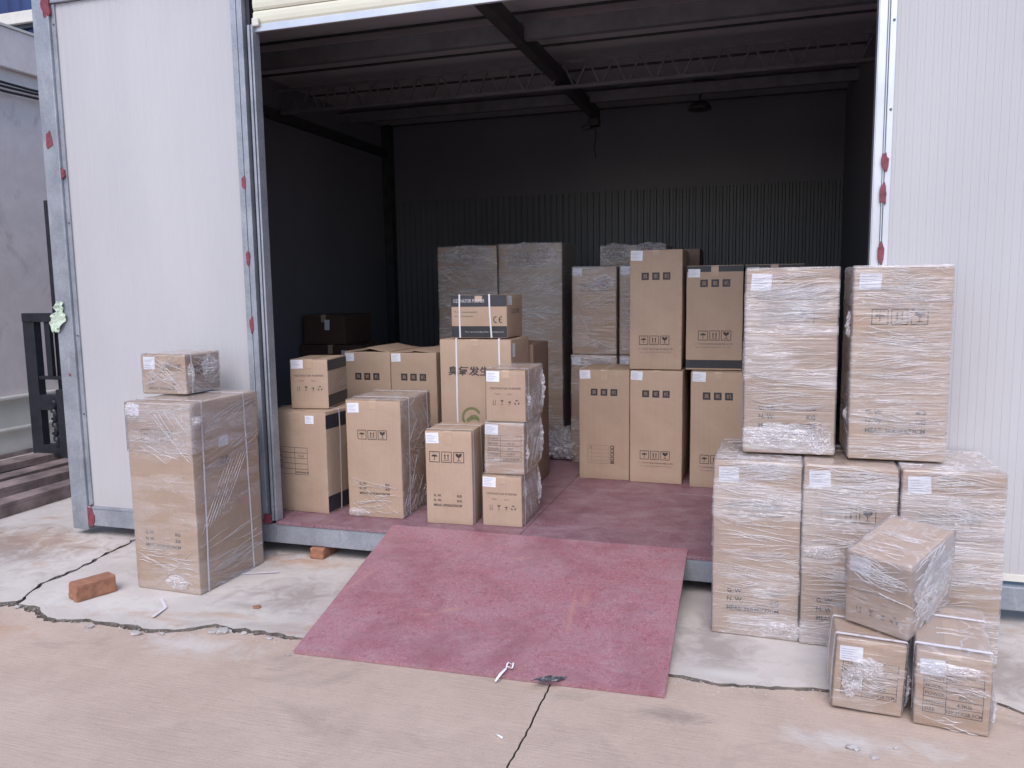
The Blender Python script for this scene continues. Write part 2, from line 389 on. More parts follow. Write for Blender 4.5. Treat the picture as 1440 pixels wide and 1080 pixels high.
class VNoise:
    def __init__(s, seed): s.t = np.random.default_rng(seed).random((64, 64)) * 2 - 1
    def __call__(s, x, y):
        x = np.asarray(x, float); y = np.asarray(y, float)
        xi = np.floor(x).astype(int); yi = np.floor(y).astype(int); fx = x - xi; fy = y - yi
        fx = fx * fx * (3 - 2 * fx); fy = fy * fy * (3 - 2 * fy)
        t = s.t; a = t[xi % 64, yi % 64]; b = t[(xi + 1) % 64, yi % 64]; c = t[xi % 64, (yi + 1) % 64]; d = t[(xi + 1) % 64, (yi + 1) % 64]
        return (a * (1 - fx) + b * fx) * (1 - fy) + (c * (1 - fx) + d * fx) * fy

def axis_lines(h, r, n):
    inner = list(np.linspace(-(h - r), h - r, n + 1))
    return [-h, -h + r * 0.35] + inner + [h - r * 0.35, h]
def rounded_box(w, d, h, r, nx, ny, nz, bottom=True):
    """vertices (numpy) and quads of a box centred in x,y, standing on z=0, with rounded edges"""
    ax = (axis_lines(w / 2, r, nx), axis_lines(d / 2, r, ny), axis_lines(h / 2, r, nz))
    vid, V, F = {}, [], []
    H = (w / 2, d / 2, h / 2)
    def vert(i, j, k):
        key = (i, j, k)
        if key not in vid:
            p = np.array((ax[0][i], ax[1][j], ax[2][k])); q = np.clip(p, [-(H[0] - r), -(H[1] - r), -(H[2] - r)], [H[0] - r, H[1] - r, H[2] - r])
            dd = p - q; n = np.linalg.norm(dd)
            if n > 1e-9: p = q + dd / n * r
            vid[key] = len(V); V.append(p + np.array((0, 0, h / 2)))
        return vid[key]
    L = [len(a) - 1 for a in ax]
    for i in range(L[0]):
        for k in range(L[2]):
            F.append((vert(i, 0, k), vert(i + 1, 0, k), vert(i + 1, 0, k + 1), vert(i, 0, k + 1)))
            F.append((vert(i, L[1], k), vert(i, L[1], k + 1), vert(i + 1, L[1], k + 1), vert(i + 1, L[1], k)))
    for j in range(L[1]):
        for k in range(L[2]):
            F.append((vert(0, j, k), vert(0, j, k + 1), vert(0, j + 1, k + 1), vert(0, j + 1, k)))
            F.append((vert(L[0], j, k), vert(L[0], j + 1, k), vert(L[0], j + 1, k + 1), vert(L[0], j, k + 1)))
    for i in range(L[0]):
        for j in range(L[1]):
            F.append((vert(i, j, L[2]), vert(i + 1, j, L[2]), vert(i + 1, j + 1, L[2]), vert(i, j + 1, L[2])))
            if bottom: F.append((vert(i, j, 0), vert(i, j + 1, 0), vert(i + 1, j + 1, 0), vert(i + 1, j, 0)))
    return np.array(V), F

# ------------------------------------------------------------------ lettering
_tc = {}
def text_geo(s, bold=0.0):
    key = (s, bold)
    if key not in _tc:
        cu = bpy.data.curves.new('lettering', 'FONT'); cu.body = s; cu.size = 1; cu.resolution_u = 2; cu.offset = bold
        ob = bpy.data.objects.new('lettering', cu); COL.objects.link(ob)
        dg = bpy.context.evaluated_depsgraph_get(); dg.update()
        me = bpy.data.meshes.new_from_object(ob.evaluated_get(dg))
        vv = np.array([tuple(v.co)[:2] for v in me.vertices]) if len(me.vertices) else np.zeros((0, 2))
        ff = [tuple(p.vertices) for p in me.polygons]
        bpy.data.objects.remove(ob); bpy.data.curves.remove(cu); bpy.data.meshes.remove(me)
        _tc[key] = (vv, ff)
    return _tc[key]

class Flat:
    """flat print: shapes in (u, v) metres on one face of a carton"""
    def __init__(s): s.v, s.f = [], []
    def poly(s, pts):
        n = len(s.v); s.v += [tuple(p) for p in pts]; s.f.append(tuple(range(n, n + len(pts)))); return s
    def rect(s, a, b, c, d, n=1, m_=1):
        us = np.linspace(a, c, n + 1); vs_ = np.linspace(b, d, m_ + 1); k = len(s.v)
        for v in vs_:
            for u in us: s.v.append((u, v))
        for j in range(m_):
            for i in range(n):
                q = k + j * (n + 1) + i; s.f.append((q, q + 1, q + n + 2, q + n + 1))
        return s
    def frame(s, a, b, c, d, t):
        s.rect(a, b, c, b + t, 4); s.rect(a, d - t, c, d, 4); s.rect(a, b + t, a + t, d - t, 1, 4); s.rect(c - t, b + t, c, d - t, 1, 4); return s
    def text(s, body, u, v, h, width=None, bold=0.0, align='l'):
        vv, ff = text_geo(body, bold)
        if not len(vv): return s
        lo, hi = vv.min(0), vv.max(0); sc = h / max(hi[1] - lo[1], 1e-6); sx = sc
        if width: sx = width / max(hi[0] - lo[0], 1e-6)
        ww = (hi[0] - lo[0]) * sx
        off = 0 if align == 'l' else (-ww / 2 if align == 'c' else -ww)
        n = len(s.v)
        for p in vv: s.v.append((u + off + (p[0] - lo[0]) * sx, v + (p[1] - lo[1]) * sc))
        s.f += [tuple(i + n for i in f) for f in ff]; return s
    def icons(s, u, v, w, only=None, style=0):
        g_ = w * 0.045; a = (w - 2 * g_) / 3; t = a * 0.06; hgt = a * 1.0
        for i in (range(3) if only is None else (only,)):
            x = u + i * (a + g_); s.frame(x, v, x + a, v + hgt, t); cx = x + a / 2
            if i == 0:
                n = 8; top = [(cx + a * 0.30 * math.cos(q), v + hgt * 0.52 + hgt * 0.2 * math.sin(q)) for q in np.linspace(0, math.pi, n)]
                s.poly(top); s.rect(cx - t * 0.5, v + hgt * 0.22, cx + t * 0.5, v + hgt * 0.53)
                s.rect(cx - a * 0.1, v + hgt * 0.2, cx, v + hgt * 0.24)
                for k in range(3):
                    s.poly([(cx - a * .25 + k * a * .22, v + hgt * .80), (cx - a * .22 + k * a * .22, v + hgt * .80), (cx - a * .16 + k * a * .22, v + hgt * .92), (cx - a * .19 + k * a * .22, v + hgt * .92)])
            elif i == 1:
                for k in (-1, 1):
                    c = cx + k * a * 0.15
                    s.rect(c - a * .045, v + hgt * .28, c + a * .045, v + hgt * .66)
                    s.poly([(c - a * .10, v + hgt * .62), (c + a * .10, v + hgt * .62), (c, v + hgt * .82)])
                    if style: s.poly([(c - a * .10, v + hgt * .42), (c + a * .10, v + hgt * .42), (c, v + hgt * .56)])
                s.rect(cx - a * .30, v + hgt * .17, cx + a * .30, v + hgt * .21)
            else:
                s.poly([(cx - a * .3, v + hgt * .85), (cx - a * .26, v + hgt * .62), (cx - a * .05, v + hgt * .46), (cx + a * .05, v + hgt * .46), (cx + a * .26, v + hgt * .62), (cx + a * .3, v + hgt * .85), (cx + a * .08, v + hgt * .85), (cx, v + hgt * .70), (cx - a * .05, v + hgt * .85)])
                s.rect(cx - a * .03, v + hgt * .22, cx + a * .03, v + hgt * .47); s.rect(cx - a * .18, v + hgt * .17, cx + a * .18, v + hgt * .22)
        return s
    def table(s, u0, v0, u1, v1, rows, split=0.38, th=0.5):
        n = len(rows); t = 0.0022
        s.frame(u0, v0, u1, v1, t); hs = (v1 - v0) / n; us = u0 + (u1 - u0) * split
        s.rect(us, v0, us + t, v1, 1, 4)
        for i, (a, b) in enumerate(rows):
            vb = v1 - (i + 1) * hs
            if i < n - 1: s.rect(u0, vb, u1, vb + t, 4)
            if a: s.text(a, u0 + 0.006, vb + hs * 0.25, hs * th, bold=0.012)
            if b: s.text(b, (us + u1) / 2, vb + hs * 0.25, hs * th, bold=0.012, align='c')
        return s

# ------------------------------------------------------------------ carton builder
class Carton:
    def __init__(s, label, loc, w, d, h, yaw=0, name='carton', cat='cardboard box', group=None, bulge=0.006, mat='card', seed=1, lean=(0, 0), seam=True, flap_open=0.0, corner=False, tape=True):
        """loc = front left bottom corner in the world"""
        s.w, s.d, s.h, s.seed = w, d, h, seed; s.bulge = bulge; s.lean = lean
        c, n = math.cos(R(yaw)), math.sin(R(yaw))
        ox, oy = w / 2 * c - d / 2 * n, w / 2 * n + d / 2 * c
        s.root = thing(name, (loc[0] + ox, loc[1] + oy, loc[2]), yaw, label, cat, group)
        s.vn = VNoise(seed * 13 + 5)
        rg = np.random.default_rng(seed); s.b = bulge * (0.5 + rg.random(3))
        V, F = rounded_box(w, d, h - 0.007, 0.004, 10, 10, 14)
        body = mesh_from('carton_body', s.warp(V), F, mat, smooth=True, parent=s.root)
        if seam:
            gap = 0.0015; t = 0.003; z = h - 0.0068
            for sx in (-1, 1):
                VV, FF = [], []
                n1, n2 = 8, 8
                for kk in (0, 1):
                    for i in range(n1 + 1):
                        for j in range(n2 + 1):
                            x = sx * (gap + (w / 2 - 0.002 - gap) * (1 - i / n1)); y = -d / 2 + 0.002 + (d - 0.004) * j / n2
                            lift = flap_open * (1 - (abs(x) / (w / 2))) ** 1.5 * (1 + 0.3 * sx)
                            VV.append((x, y, z + kk * t + lift + 0.0006 * math.sin(7 * y / d + seed)))
                a = lambda kk, i, j: kk * (n1 + 1) * (n2 + 1) + i * (n2 + 1) + j
                for i in range(n1):
                    for j in range(n2):
                        q = (a(1, i, j), a(1, i + 1, j), a(1, i + 1, j + 1), a(1, i, j + 1))
                        FF.append(q if sx < 0 else q[::-1]); q = (a(0, i, j), a(0, i, j + 1), a(0, i + 1, j + 1), a(0, i + 1, j)); FF.append(q if sx < 0 else q[::-1])
                for i in range(n1):
                    for j in (0, n2): FF.append((a(0, i, j), a(0, i + 1, j), a(1, i + 1, j), a(1, i, j)))
                for j in range(n2):
                    for i in (0, n1): FF.append((a(0, i, j), a(0, i, j + 1), a(1, i, j + 1), a(1, i, j)))
                mesh_from('top_flap', s.warp(np.array(VV)), FF, mat, parent=s.root)
            if tape and not flap_open:
                # packing tape over the seam, turned down over the front edge
                tw = 0.024; e = 0.0012; pts = []
                zt = h - 0.0038 + e
                tl0 = 0.03 + 0.05 * rg.random()
                path = [(-d / 2 - e, h - tl0 - 0.01), (-d / 2 - e, h - 0.5 * tl0 - 0.01), (-d / 2 - e, h - 0.012), (-d / 2 + 0.001, h - 0.0035), (-d / 2 + 0.006, zt)] + [(-d / 2 + d * q, zt) for q in np.linspace(0.05, 0.95, 9)] + [(d / 2 - 0.006, zt), (d / 2 - 0.001, h - 0.0035), (d / 2 + e, h - 0.012), (d / 2 + e, h - 0.07)]
                VV = [(x, y, zz) for (y, zz) in path for x in (-tw, 0, tw)]
                FF = [(i * 3 + k, i * 3 + k + 1, i * 3 + k + 4, i * 3 + k + 3) for i in range(len(path) - 1) for k in (0, 1)]
                mesh_from('packing_tape', s.warp(np.array(VV)), FF, 'tape', parent=s.root)
        if corner:   # dented, scuffed vertical edge on the front right
            VV, FF = [], []
            for i in range(9):
                z0 = h * (0.06 + 0.1 * i) + rg.random() * 0.02; a_ = 0.010 + 0.008 * rg.random()
                k = len(VV)
                VV += [(w / 2 - a_ * 1.4, -d / 2 - 0.0009, z0), (w / 2 - 0.001, -d / 2 - 0.0009, z0 - a_ * .6), (w / 2 - 0.002, -d / 2 - 0.0009, z0 + a_ * 1.2), (w / 2 - a_ * .7, -d / 2 - 0.0009, z0 + a_)]
                FF.append((k, k + 1, k + 2, k + 3))
            mesh_from('worn_edge', s.warp(np.array(VV)), FF, 'card_edge', parent=s.root)['kind'] = 'stuff'
    def pose(s, pos, rz, rx, ry):
        s.root.rotation_mode = 'YXZ'; s.root.rotation_euler = (R(rx), R(ry), R(rz))
        Mx = Matrix.Rotation(R(rz), 3, 'Z') @ Matrix.Rotation(R(rx), 3, 'X') @ Matrix.Rotation(R(ry), 3, 'Y')
        s.root.location = Vector(pos) + Mx @ Vector((s.w / 2, s.d / 2, 0)); return s
    def warp(s, V):
        V = np.array(V, float); w, d, h = s.w, s.d, s.h
        a, b, c = np.clip(V[:, 0] / (w / 2), -1, 1), np.clip(V[:, 1] / (d / 2), -1, 1), np.clip(V[:, 2] / h * 2 - 1, -1, 1)
        nz = s.vn(V[:, 2] * 5 + 3, V[:, 0] * 4 + V[:, 1] * 3) * 0.4 + 0.8
        O = V.copy()
        O[:, 0] += s.b[0] * a * (1 - b ** 2) * (1 - c ** 2) * nz + s.lean[0] * V[:, 2]
        O[:, 1] += s.b[1] * b * (1 - a ** 2) * (1 - c ** 2) * nz + s.lean[1] * V[:, 2]
        O[:, 0] += 0.0012 * s.vn(V[:, 2] * 9, V[:, 1] * 3 + 7)
        O[:, 1] += 0.0012 * s.vn(V[:, 2] * 9 + 20, V[:, 0] * 3 + 7)
        return O
    def on(s, face, P, e):
        P = np.array(P, float)
        if face == 'f': return np.stack([P[:, 0] - s.w / 2, np.full(len(P), -s.d / 2 - e), P[:, 1]], 1)
        if face == 'r': return np.stack([np.full(len(P), s.w / 2 + e), P[:, 0] - s.d / 2, P[:, 1]], 1)
        if face == 'l': return np.stack([np.full(len(P), -s.w / 2 - e), s.d / 2 - P[:, 0], P[:, 1]], 1)
        if face == 't': return np.stack([P[:, 0] - s.w / 2, P[:, 1] - s.d / 2, np.full(len(P), s.h - 0.0008 + e)], 1)
    def put(s, name, fl, face='f', mat='ink', e=0.0008):
        if fl.v:
            o = mesh_from(name, s.warp(s.on(face, fl.v, e)), fl.f, mat, parent=s.root)
            if 'lettering' in name or name in ('label_print', 'rating_marks', 'small_table', 'spec_table', 'care_symbol'): o['kind'] = 'stuff'
        return s
    def label(s, u=0.008, v=None, w=0.075, h=0.055, face='f'):
        if v is None: v = s.h - 0.012 - h
        rr = s.seed % 5 * 0.0015
        an = R(((s.seed * 37) % 9 - 4) * 0.7); ca, sa = math.cos(an), math.sin(an)
        def spin(fl):
            fl.v = [(u + w / 2 + (a - u - w / 2) * ca - (b - v - h / 2) * sa, v + h / 2 + (a - u - w / 2) * sa + (b - v - h / 2) * ca) for a, b in fl.v]; return fl
        s.put('shipping_label', spin(Flat().rect(u, v, u + w, v + h + rr, 4, 4)), face, 'label', 0.0013)
        f = Flat()
        for k in range(5):
            f.rect(u + 0.006, v + h * (0.15 + 0.16 * k), u + w * (0.55 + 0.35 * ((k * 7 + s.seed) % 3) / 3), v + h * (0.15 + 0.16 * k) + 0.0025, 2)
        s.put('label_print', spin(f), face, 'label_ink', 0.0019); return s
    def squares(s, v, sz=0.05, gap=0.018, u=None):
        tot = 3 * sz + 2 * gap; u = (s.w - tot) / 2 if u is None else u
        k = Flat()
        for i, ch in enumerate('臭氧机'):
            a = u + i * (sz + gap); s.put('name_square', Flat().rect(a, v, a + sz, v + sz, 2, 2), 'f', 'ink_band', 0.0009); k.text(ch, a + sz * 0.5, v + sz * 0.2, sz * 0.6, align='c')
        s.put('square_lettering', k, 'f', 'bare_card', 0.0015); return s
    def company(s, v, u0=0.06, u1=None):
        u1 = s.w - u0 if u1 is None else u1
        f = Flat().text('广州环保科技有限公司', u0, v, 0.011, u1 - u0).text('NO.1 OZONE EQUIPMENT CO., LTD', u0 + 0.01, v - 0.02, 0.0065, u1 - u0 - 0.02)
        s.put('maker_lettering', f, 'f', 'ink_soft'); return s
    def weights(s, v, u0=0.045, big=0.02, meas='MEAS: 36X36X77CM', u1=None, mat='ink'):
        u1 = s.w - 0.06 if u1 is None else u1; st = big * 1.9
        f = Flat().text('G. W.', u0, v + 2 * st, big, bold=0.03).text('KG', u1, v + 2 * st, big, align='r', bold=0.03)
        f.text('N. W.', u0, v + st, big, bold=0.03).text('KG', u1, v + st, big, align='r', bold=0.03).text(meas, u0, v, big, u1 - u0, bold=0.025)
        s.put('weight_lettering', f, 'f', mat); return s
    def symbols(s, u, v, w, style=0, mat='ink'):
        for i in range(3): s.put('care_symbol', Flat().icons(u, v, w, only=i, style=style), 'f', mat)
        return s
    def small_print(s, v0):
        w = s.w
        f = Flat().text('OZONATOR PURIFIER', w / 2, v0, 0.012, w * 0.78, align='c', bold=0.01)
        f.text('Model:', w * 0.24, v0 - 0.03, 0.008).text('Color:', w * 0.56, v0 - 0.03, 0.008)
        y = v0 - 0.085; sz = 0.024
        for k, cx in enumerate((w * .22, w * .42, w * .60)):
            if k == 0: f.rect(cx - .008, y, cx - .005, y + sz); f.rect(cx + .005, y, cx + .008, y + sz); f.rect(cx - .011, y - .004, cx + .011, y - .002)
            elif k == 1: f.poly([(cx - .011, y + sz), (cx + .011, y + sz), (cx, y + sz * .4)]); f.rect(cx - .0012, y, cx + .0012, y + sz * .5); f.rect(cx - .007, y - .002, cx + .007, y)
            else: f.poly([(cx - .011, y + sz * .5), (cx + .009, y + sz * .85), (cx + .009, y + sz * .3)]); f.rect(cx + .003, y, cx + .005, y + sz * .4); f.rect(cx - .007, y - .002, cx + .007, y)
        cx = w * .79
        for k in range(3):
            a = math.pi / 2 + k * 2 * math.pi / 3
            f.poly([(cx + .016 * math.cos(a + q), y + .011 + .016 * math.sin(a + q)) for q in (-.5, .1, .6)] + [(cx + .009 * math.cos(a + q), y + .011 + .009 * math.sin(a + q)) for q in (.6, -.5)])
        s.put('care_lettering', f, 'f', 'ink_soft'); return s
    def band(s, face, v0, v1, mat='ink_band', u0=0.0, u1=None):
        u1 = (s.w if face == 'f' else s.d) if u1 is None else u1
        s.put('printed_band', Flat().rect(u0, v0, u1, v1, 10, 3), face, mat, 0.0006); return s
    def strap(s, axis, c, tilt=0.0, wd=0.010, off=0.0):
        """white plastic band round the carton in the plane axis=c (c 0..1)"""
        w, d, h = s.w, s.d, s.h; e = 0.0025 + off * 0.7
        n = 12; loop = []
        L = (d if axis == 'x' else w) / 2 + e; rr = 0.004
        for q in np.linspace(0.002, h - rr, n): loop.append((-L, q))
        loop.append((-L + rr * 0.5, h + e * .7))
        for q in np.linspace(-L + rr * 2, L - rr * 2, n): loop.append((q, h + e))
        loop.append((L - rr * 0.5, h + e * .7))
        for q in np.linspace(h - rr, 0.002, n): loop.append((L, q))
        VV, FF = [], []
        cc = (c - 0.5) * (w if axis == 'x' else d)
        for a, z in loop:
            for k in (-1, 1):
                off_ = cc + k * wd / 2 + tilt * (z / h - 0.5)
                VV.append((off_, a, z) if axis == 'x' else (a, off_, z))
        for i in range(len(loop) - 1): FF.append((2 * i, 2 * i + 1, 2 * i + 3, 2 * i + 2))
        o = mesh_from('strap', s.warp(np.array(VV)), FF, 'strap', parent=s.root)
        md = o.modifiers.new('thickness', 'SOLIDIFY'); md.thickness = 0.0008
        return s
    def wrap(s, mat='film_dense', amp=0.0025, e=0.005, fine=True, vertical=False, bare_front=False):
        w, d, h = s.w + 2 * e, s.d + 2 * e, s.h + e
        V, F = rounded_box(w, d, h, 0.011, 18, 18, 90 if fine else 40, bottom=False)
        V = s.warp(V)
        nx = np.clip(V[:, 0] / (w / 2), -1, 1); ny = np.clip(V[:, 1] / (d / 2), -1, 1)
        t = V[:, 0] + V[:, 1] * 0.8
        if vertical: st = s.vn(t * 28, V[:, 2] * 2.4) + 0.5 * s.vn(t * 60 + 9, V[:, 2] * 5)
        else:
            ph = V[:, 2] + 0.05 * s.vn(t * 3, V[:, 2] * 2) + 0.10 * t * s.vn(V[:, 2] * 2.2 + 5, t * 0 + 3)
            ph = ph + 0.012 * s.vn(t * 14 + 3, V[:, 2] * 9)
            st = s.vn(ph * 34, t * 8) + 0.6 * s.vn(ph * 90 + 7, t * 13 + 3)
        edge = np.minimum(1 - np.abs(nx) ** 14, 1) * (np.abs(ny) > 0.93) + np.minimum(1 - np.abs(ny) ** 14, 1) * (np.abs(nx) > 0.93)
        st = np.abs(st) ** 1.3 * amp * np.clip(edge + 0.15, 0, 1)
        side = (np.abs(nx) > 0.93) | (np.abs(ny) > 0.93)
        O = V.copy()
        O[:, 0] += np.where(np.abs(nx) > 0.93, np.sign(nx) * st, 0)
        O[:, 1] += np.where(np.abs(ny) > 0.93, np.sign(ny) * st, 0)
        top = V[:, 2] > h - 0.004
        O[:, 2] += np.where(top, 0.003 * np.abs(s.vn(V[:, 0] * 30, V[:, 1] * 8)), 0)
        if bare_front: F = [f for f in F if sum(V[i][1] for i in f) / len(f) > -d / 2 + 0.004 or sum(V[i][2] for i in f) / len(f) > h - 0.004]
        mesh_from('stretch_film', O, F, mat, smooth=True, parent=s.root)
        s.fe = e + amp * 0.8
        return s
    def film_band(s, z0, z1, mat='film_veil', e=0.009):
        """a second turn of film round part of the height"""
        w, d = s.w + 2 * e, s.d + 2 * e; VV, FF = [], []; n = 14; m_ = 12
        ring = [(-w / 2 + w * i / n, -d / 2) for i in range(n)] + [(w / 2, -d / 2 + d * i / n) for i in range(n)] + [(w / 2 - w * i / n, d / 2) for i in range(n)] + [(-w / 2, d / 2 - d * i / n) for i in range(n)]
        for j in range(m_ + 1):
            for i, (x, y) in enumerate(ring):
                z = z0 + (z1 - z0) * j / m_
                if j == 0: z += 0.004 * float(s.vn(i * .4, 3)) + 0.0006 * i
                VV.append((x, y, min(z, s.h)))
        L = len(ring)
        for j in range(m_):
            for i in range(L): FF.append((j * L + i, j * L + (i + 1) % L, (j + 1) * L + (i + 1) % L, (j + 1) * L + i))
        mesh_from('film_band', s.warp(np.array(VV)), FF, mat, smooth=True, parent=s.root); return s
    def folds(s, face, lines, mat='film_fold', rad=0.0022, e=None, name='film_fold'):
        """twisted ropes and creases of film: lines of (u0,v0,u1,v1) on a face"""
        e = getattr(s, 'fe', 0.006) if e is None else e
        for k, (u0, v0, u1, v1) in enumerate(lines):
            n = 14; q = np.linspace(0, 1, n)
            U = u0 + (u1 - u0) * q + 0.003 * s.vn(q * 5 + k, q * 0 + s.seed); Vv = v0 + (v1 - v0) * q + 0.003 * s.vn(q * 5 + 9 + k, q * 0 + 2)
            P = s.warp(s.on(face, np.stack([U, Vv], 1), e))
            rr = [rad * (0.5 + 0.8 * abs(math.sin(i * 1.7 + k))) * (0.4 if i in (0, n - 1) else 1) for i in range(n)]
            tube(name, P, rr, mat, s.root, sides=5, flat=0.6)
        return s
    def rnd_folds(s, face, n, slope=0.12, length=0.7, rad=0.0012, vr=(0.02, 0.98)):
        wd = s.w if face in 'ft' else s.d
        rg = random.Random(s.seed * 31 + n); VV, FF = [], []
        e = getattr(s, 'fe', 0.006)
        hh_ = s.d if face == 't' else s.h
        cl = [(rg.uniform(*vr) * hh_, rg.uniform(-slope, slope)) for _ in range(max(3, n // 9))]
        for _ in range(n):
            L = wd * length * rg.uniform(0.35, 1); u0 = rg.uniform(0.0, wd - L * 0.9); cv, cs = rg.choice(cl); v0 = min(max(cv + rg.gauss(0, 0.022), vr[0] * hh_), vr[1] * hh_)
            sl = cs + rg.gauss(0, slope * 0.22); m_ = 9; wdt = rad * rg.uniform(0.6, 1.7)
            P = []
            for i in range(m_):
                q = i / (m_ - 1); uu = min(wd - 0.002, max(0.002, u0 + L * q)); vv = v0 + sl * L * q * (s.d if face == 't' else 1) + 0.006 * math.sin(q * 5 + v0 * 40); vv = min(max(vv, 0.004), (s.d if face == 't' else s.h) - 0.004)
                th = wdt * math.sin(math.pi * min(1, max(0.08, q)))
                P.append((uu, vv, th))
            A = s.warp(s.on(face, [(p[0], p[1] - p[2]) for p in P], e)); B = s.warp(s.on(face, [(p[0], p[1]) for p in P], e + 0.0022)); C = s.warp(s.on(face, [(p[0], p[1] + p[2]) for p in P], e))
            k = len(VV)
            for i in range(m_): VV += [A[i], B[i], C[i]]
            for i in range(m_ - 1):
                for j in (0, 1): FF.append((k + i * 3 + j, k + (i + 1) * 3 + j, k + (i + 1) * 3 + j + 1, k + i * 3 + j + 1))
        o = mesh_from('film_creases', VV, FF, 'film_fold', smooth=True, parent=s.root); o['kind'] = 'stuff'
        return s
    def crumple(s, face, u, v, ru, rv, name='film_bunch', mat='film_crumple', depth=0.02):
        """bunched film clinging to a spot of a face"""
        n = 26; VV, FF = [], []
        for j in range(n + 1):
            for i in range(n + 1):
                a, b = i / n * 2 - 1, j / n * 2 - 1; r_ = math.hypot(a, b); k = max(0, 1 - r_ ** 2)
                hgt = abs(s.vn(a * 7 + u * 90, b * 7 + v * 70)) + .5 * abs(s.vn(a * 15 + 3, b * 15 + 9))
                VV.append((max(0.002, u + a * ru * (1 + .12 * s.vn(b * 4, 3))), max(0.003, v + b * rv * (1 + .12 * s.vn(a * 4 + 5, 8))), 0.003 + float(hgt) * depth * k))
        pos = []
        e0 = getattr(s, 'fe', 0.004)
        for p in VV: pos.append(s.warp(s.on(face, [(p[0], p[1])], e0 + p[2]))[0])
        for j in range(n):
            for i in range(n):
                a, b = (i + .5) / n * 2 - 1, (j + .5) / n * 2 - 1
                if math.hypot(a, b) < 1 + .15 * float(s.vn(math.atan2(b, a) * 3, 1)): q = j * (n + 1) + i; FF.append((q, q + 1, q + n + 2, q + n + 1))
        mesh_from(name, pos, FF, mat, smooth=False, parent=s.root); return s

# ================================================================== GROUND
def rough(pts, step, amp, seed, axis=1):
    vn = VNoise(seed); out = []
    for (a, b) in zip(pts[:-1], pts[1:]):
        L = math.hypot(b[0] - a[0], b[1] - a[1]); far = max(abs(a[0]), abs(b[0])) > 8 or max(abs(a[1]), abs(b[1])) > 6
        n = 2 if far else max(1, int(L / step))
        for i in range(n):
            q = i / n; out.append([a[0] + (b[0] - a[0]) * q, a[1] + (b[1] - a[1]) * q])
    out.append(list(pts[-1])); out = np.array(out)
    t = out[:, 1 - axis]
    out[:, axis] += amp * (vn(t * 14, t * 0 + 1) + 0.6 * vn(t * 37, t * 0 + 9) + 0.35 * vn(t * 90, t * 0 + 17))
    return out
K = [(-60, -2.4), (-12, -1.5), (-6, -1.25), (-4.3, -1.14), (-3.664, -1.079), (-3.60, -1.04), (-3.4, -1.10), (-3.225, -1.16), (-3.04, -1.116), (-2.914, -1.115), (-2.739, -1.128), (-2.565, -1.093), (-2.441, -1.0), (-2.36, -1.02), (-2.275, -1.013), (-1.97, -1.018), (-1.2, -0.98), (-0.333, -0.911), (-0.137, -0.93), (0.1, -0.90), (0.27, -0.872), (0.86, -0.79), (0.93, -0.86), (1.3, -0.9), (2.5, -0.9), (12, -1.0), (60, -1.5)]
A_ = [(-3.60, -1.04), (-3.70, -0.784), (-3.704, -0.552), (-3.788, -0.035), (-3.86, 0.9), (-4.0, 5.5), (-5, 60)]
S_ = [(-0.775, -0.95), (-0.772, -1.155), (-0.765, -1.431), (-0.772, -1.7), (-0.80, -5.0), (-0.9, -60)]
def gapw(x):
    if -3.3 < x < -2.0: return 0.017
    if -4.5 < x <= -3.3: return 0.024
    return 0.0065
Ku = rough(K, 0.012, 0.006, 3); Kd = Ku.copy(); vk = VNoise(77)
Ku[:, 1] += np.array([gapw(x) for x in Ku[:, 0]]) * (0.12 + 1.5 * np.abs(vk(Ku[:, 0] * 11, Ku[:, 0] * 0)))
Kd[:, 1] -= np.array([gapw(x) for x in Kd[:, 0]]) * (0.10 + 1.2 * np.abs(vk(Kd[:, 0] * 31 + 5, Kd[:, 0] * 0 + 4)))
Al = rough(A_, 0.012, 0.004, 5, axis=0); Ar = Al.copy()
Al[:, 0] -= 0.017 + 0.014 * vk(Al[:, 1] * 25, Al[:, 1] * 0 + 2); Ar[:, 0] += 0.013 + 0.012 * vk(Ar[:, 1] * 19, Ar[:, 1] * 0 + 6)
Sl = rough(S_, 0.012, 0.003, 9, axis=0); Sr = Sl.copy(); Sl[:, 0] -= 0.004; Sr[:, 0] += 0.003
def slab(name, outline, z, mat):
    bm = bmesh.new()
    top = [bm.verts.new((x, y, z)) for x, y in outline]
    f = bm.faces.new(top); f.normal_update()
    if f.normal.z < 0: f.normal_flip()
    ex = bmesh.ops.extrude_face_region(bm, geom=[f])
    for v in ex['geom']:
        if isinstance(v, bmesh.types.BMVert): v.co.z -= 0.08
    bmesh.ops.recalc_face_normals(bm, faces=bm.faces[:])
    bmesh.ops.triangulate(bm, faces=[f for f in bm.faces if len(f.verts) > 4])
    for f in bm.faces:
        if abs(f.normal.z) < 0.5: f.material_index = 1
    me = bpy.data.meshes.new(name); bm.to_mesh(me); bm.free()
    me.materials.append(M[mat]); me.materials.append(M['soil'])
    return tag(link(name, me, mat), kind='structure')
jx = -3.60
kl = [tuple(p) for p in Ku if p[0] < jx - 0.02]; kr = [tuple(p) for p in Ku if p[0] > jx + 0.02]
slab('apron_slab', kl + [tuple(p) for p in Al if p[1] > -1.0] + [(-60, 60)], 0.0, 'apron_concrete')
slab('apron_slab', [tuple(p) for p in Ar if p[1] > -1.0][::-1] + kr + [(60, 60)], 0.0, 'apron_concrete')
dl = [tuple(p) for p in Kd if p[0] < -0.79]; dr = [tuple(p) for p in Kd if p[0] > -0.76]
slab('road_slab', dl + [tuple(p) for p in Sl if p[1] < -0.98] + [(-60, -60)], -0.008, 'road_concrete')
slab('road_slab', [tuple(p) for p in Sr if p[1] < -0.98][::-1] + dr + [(60, -60)], -0.008, 'road_concrete')
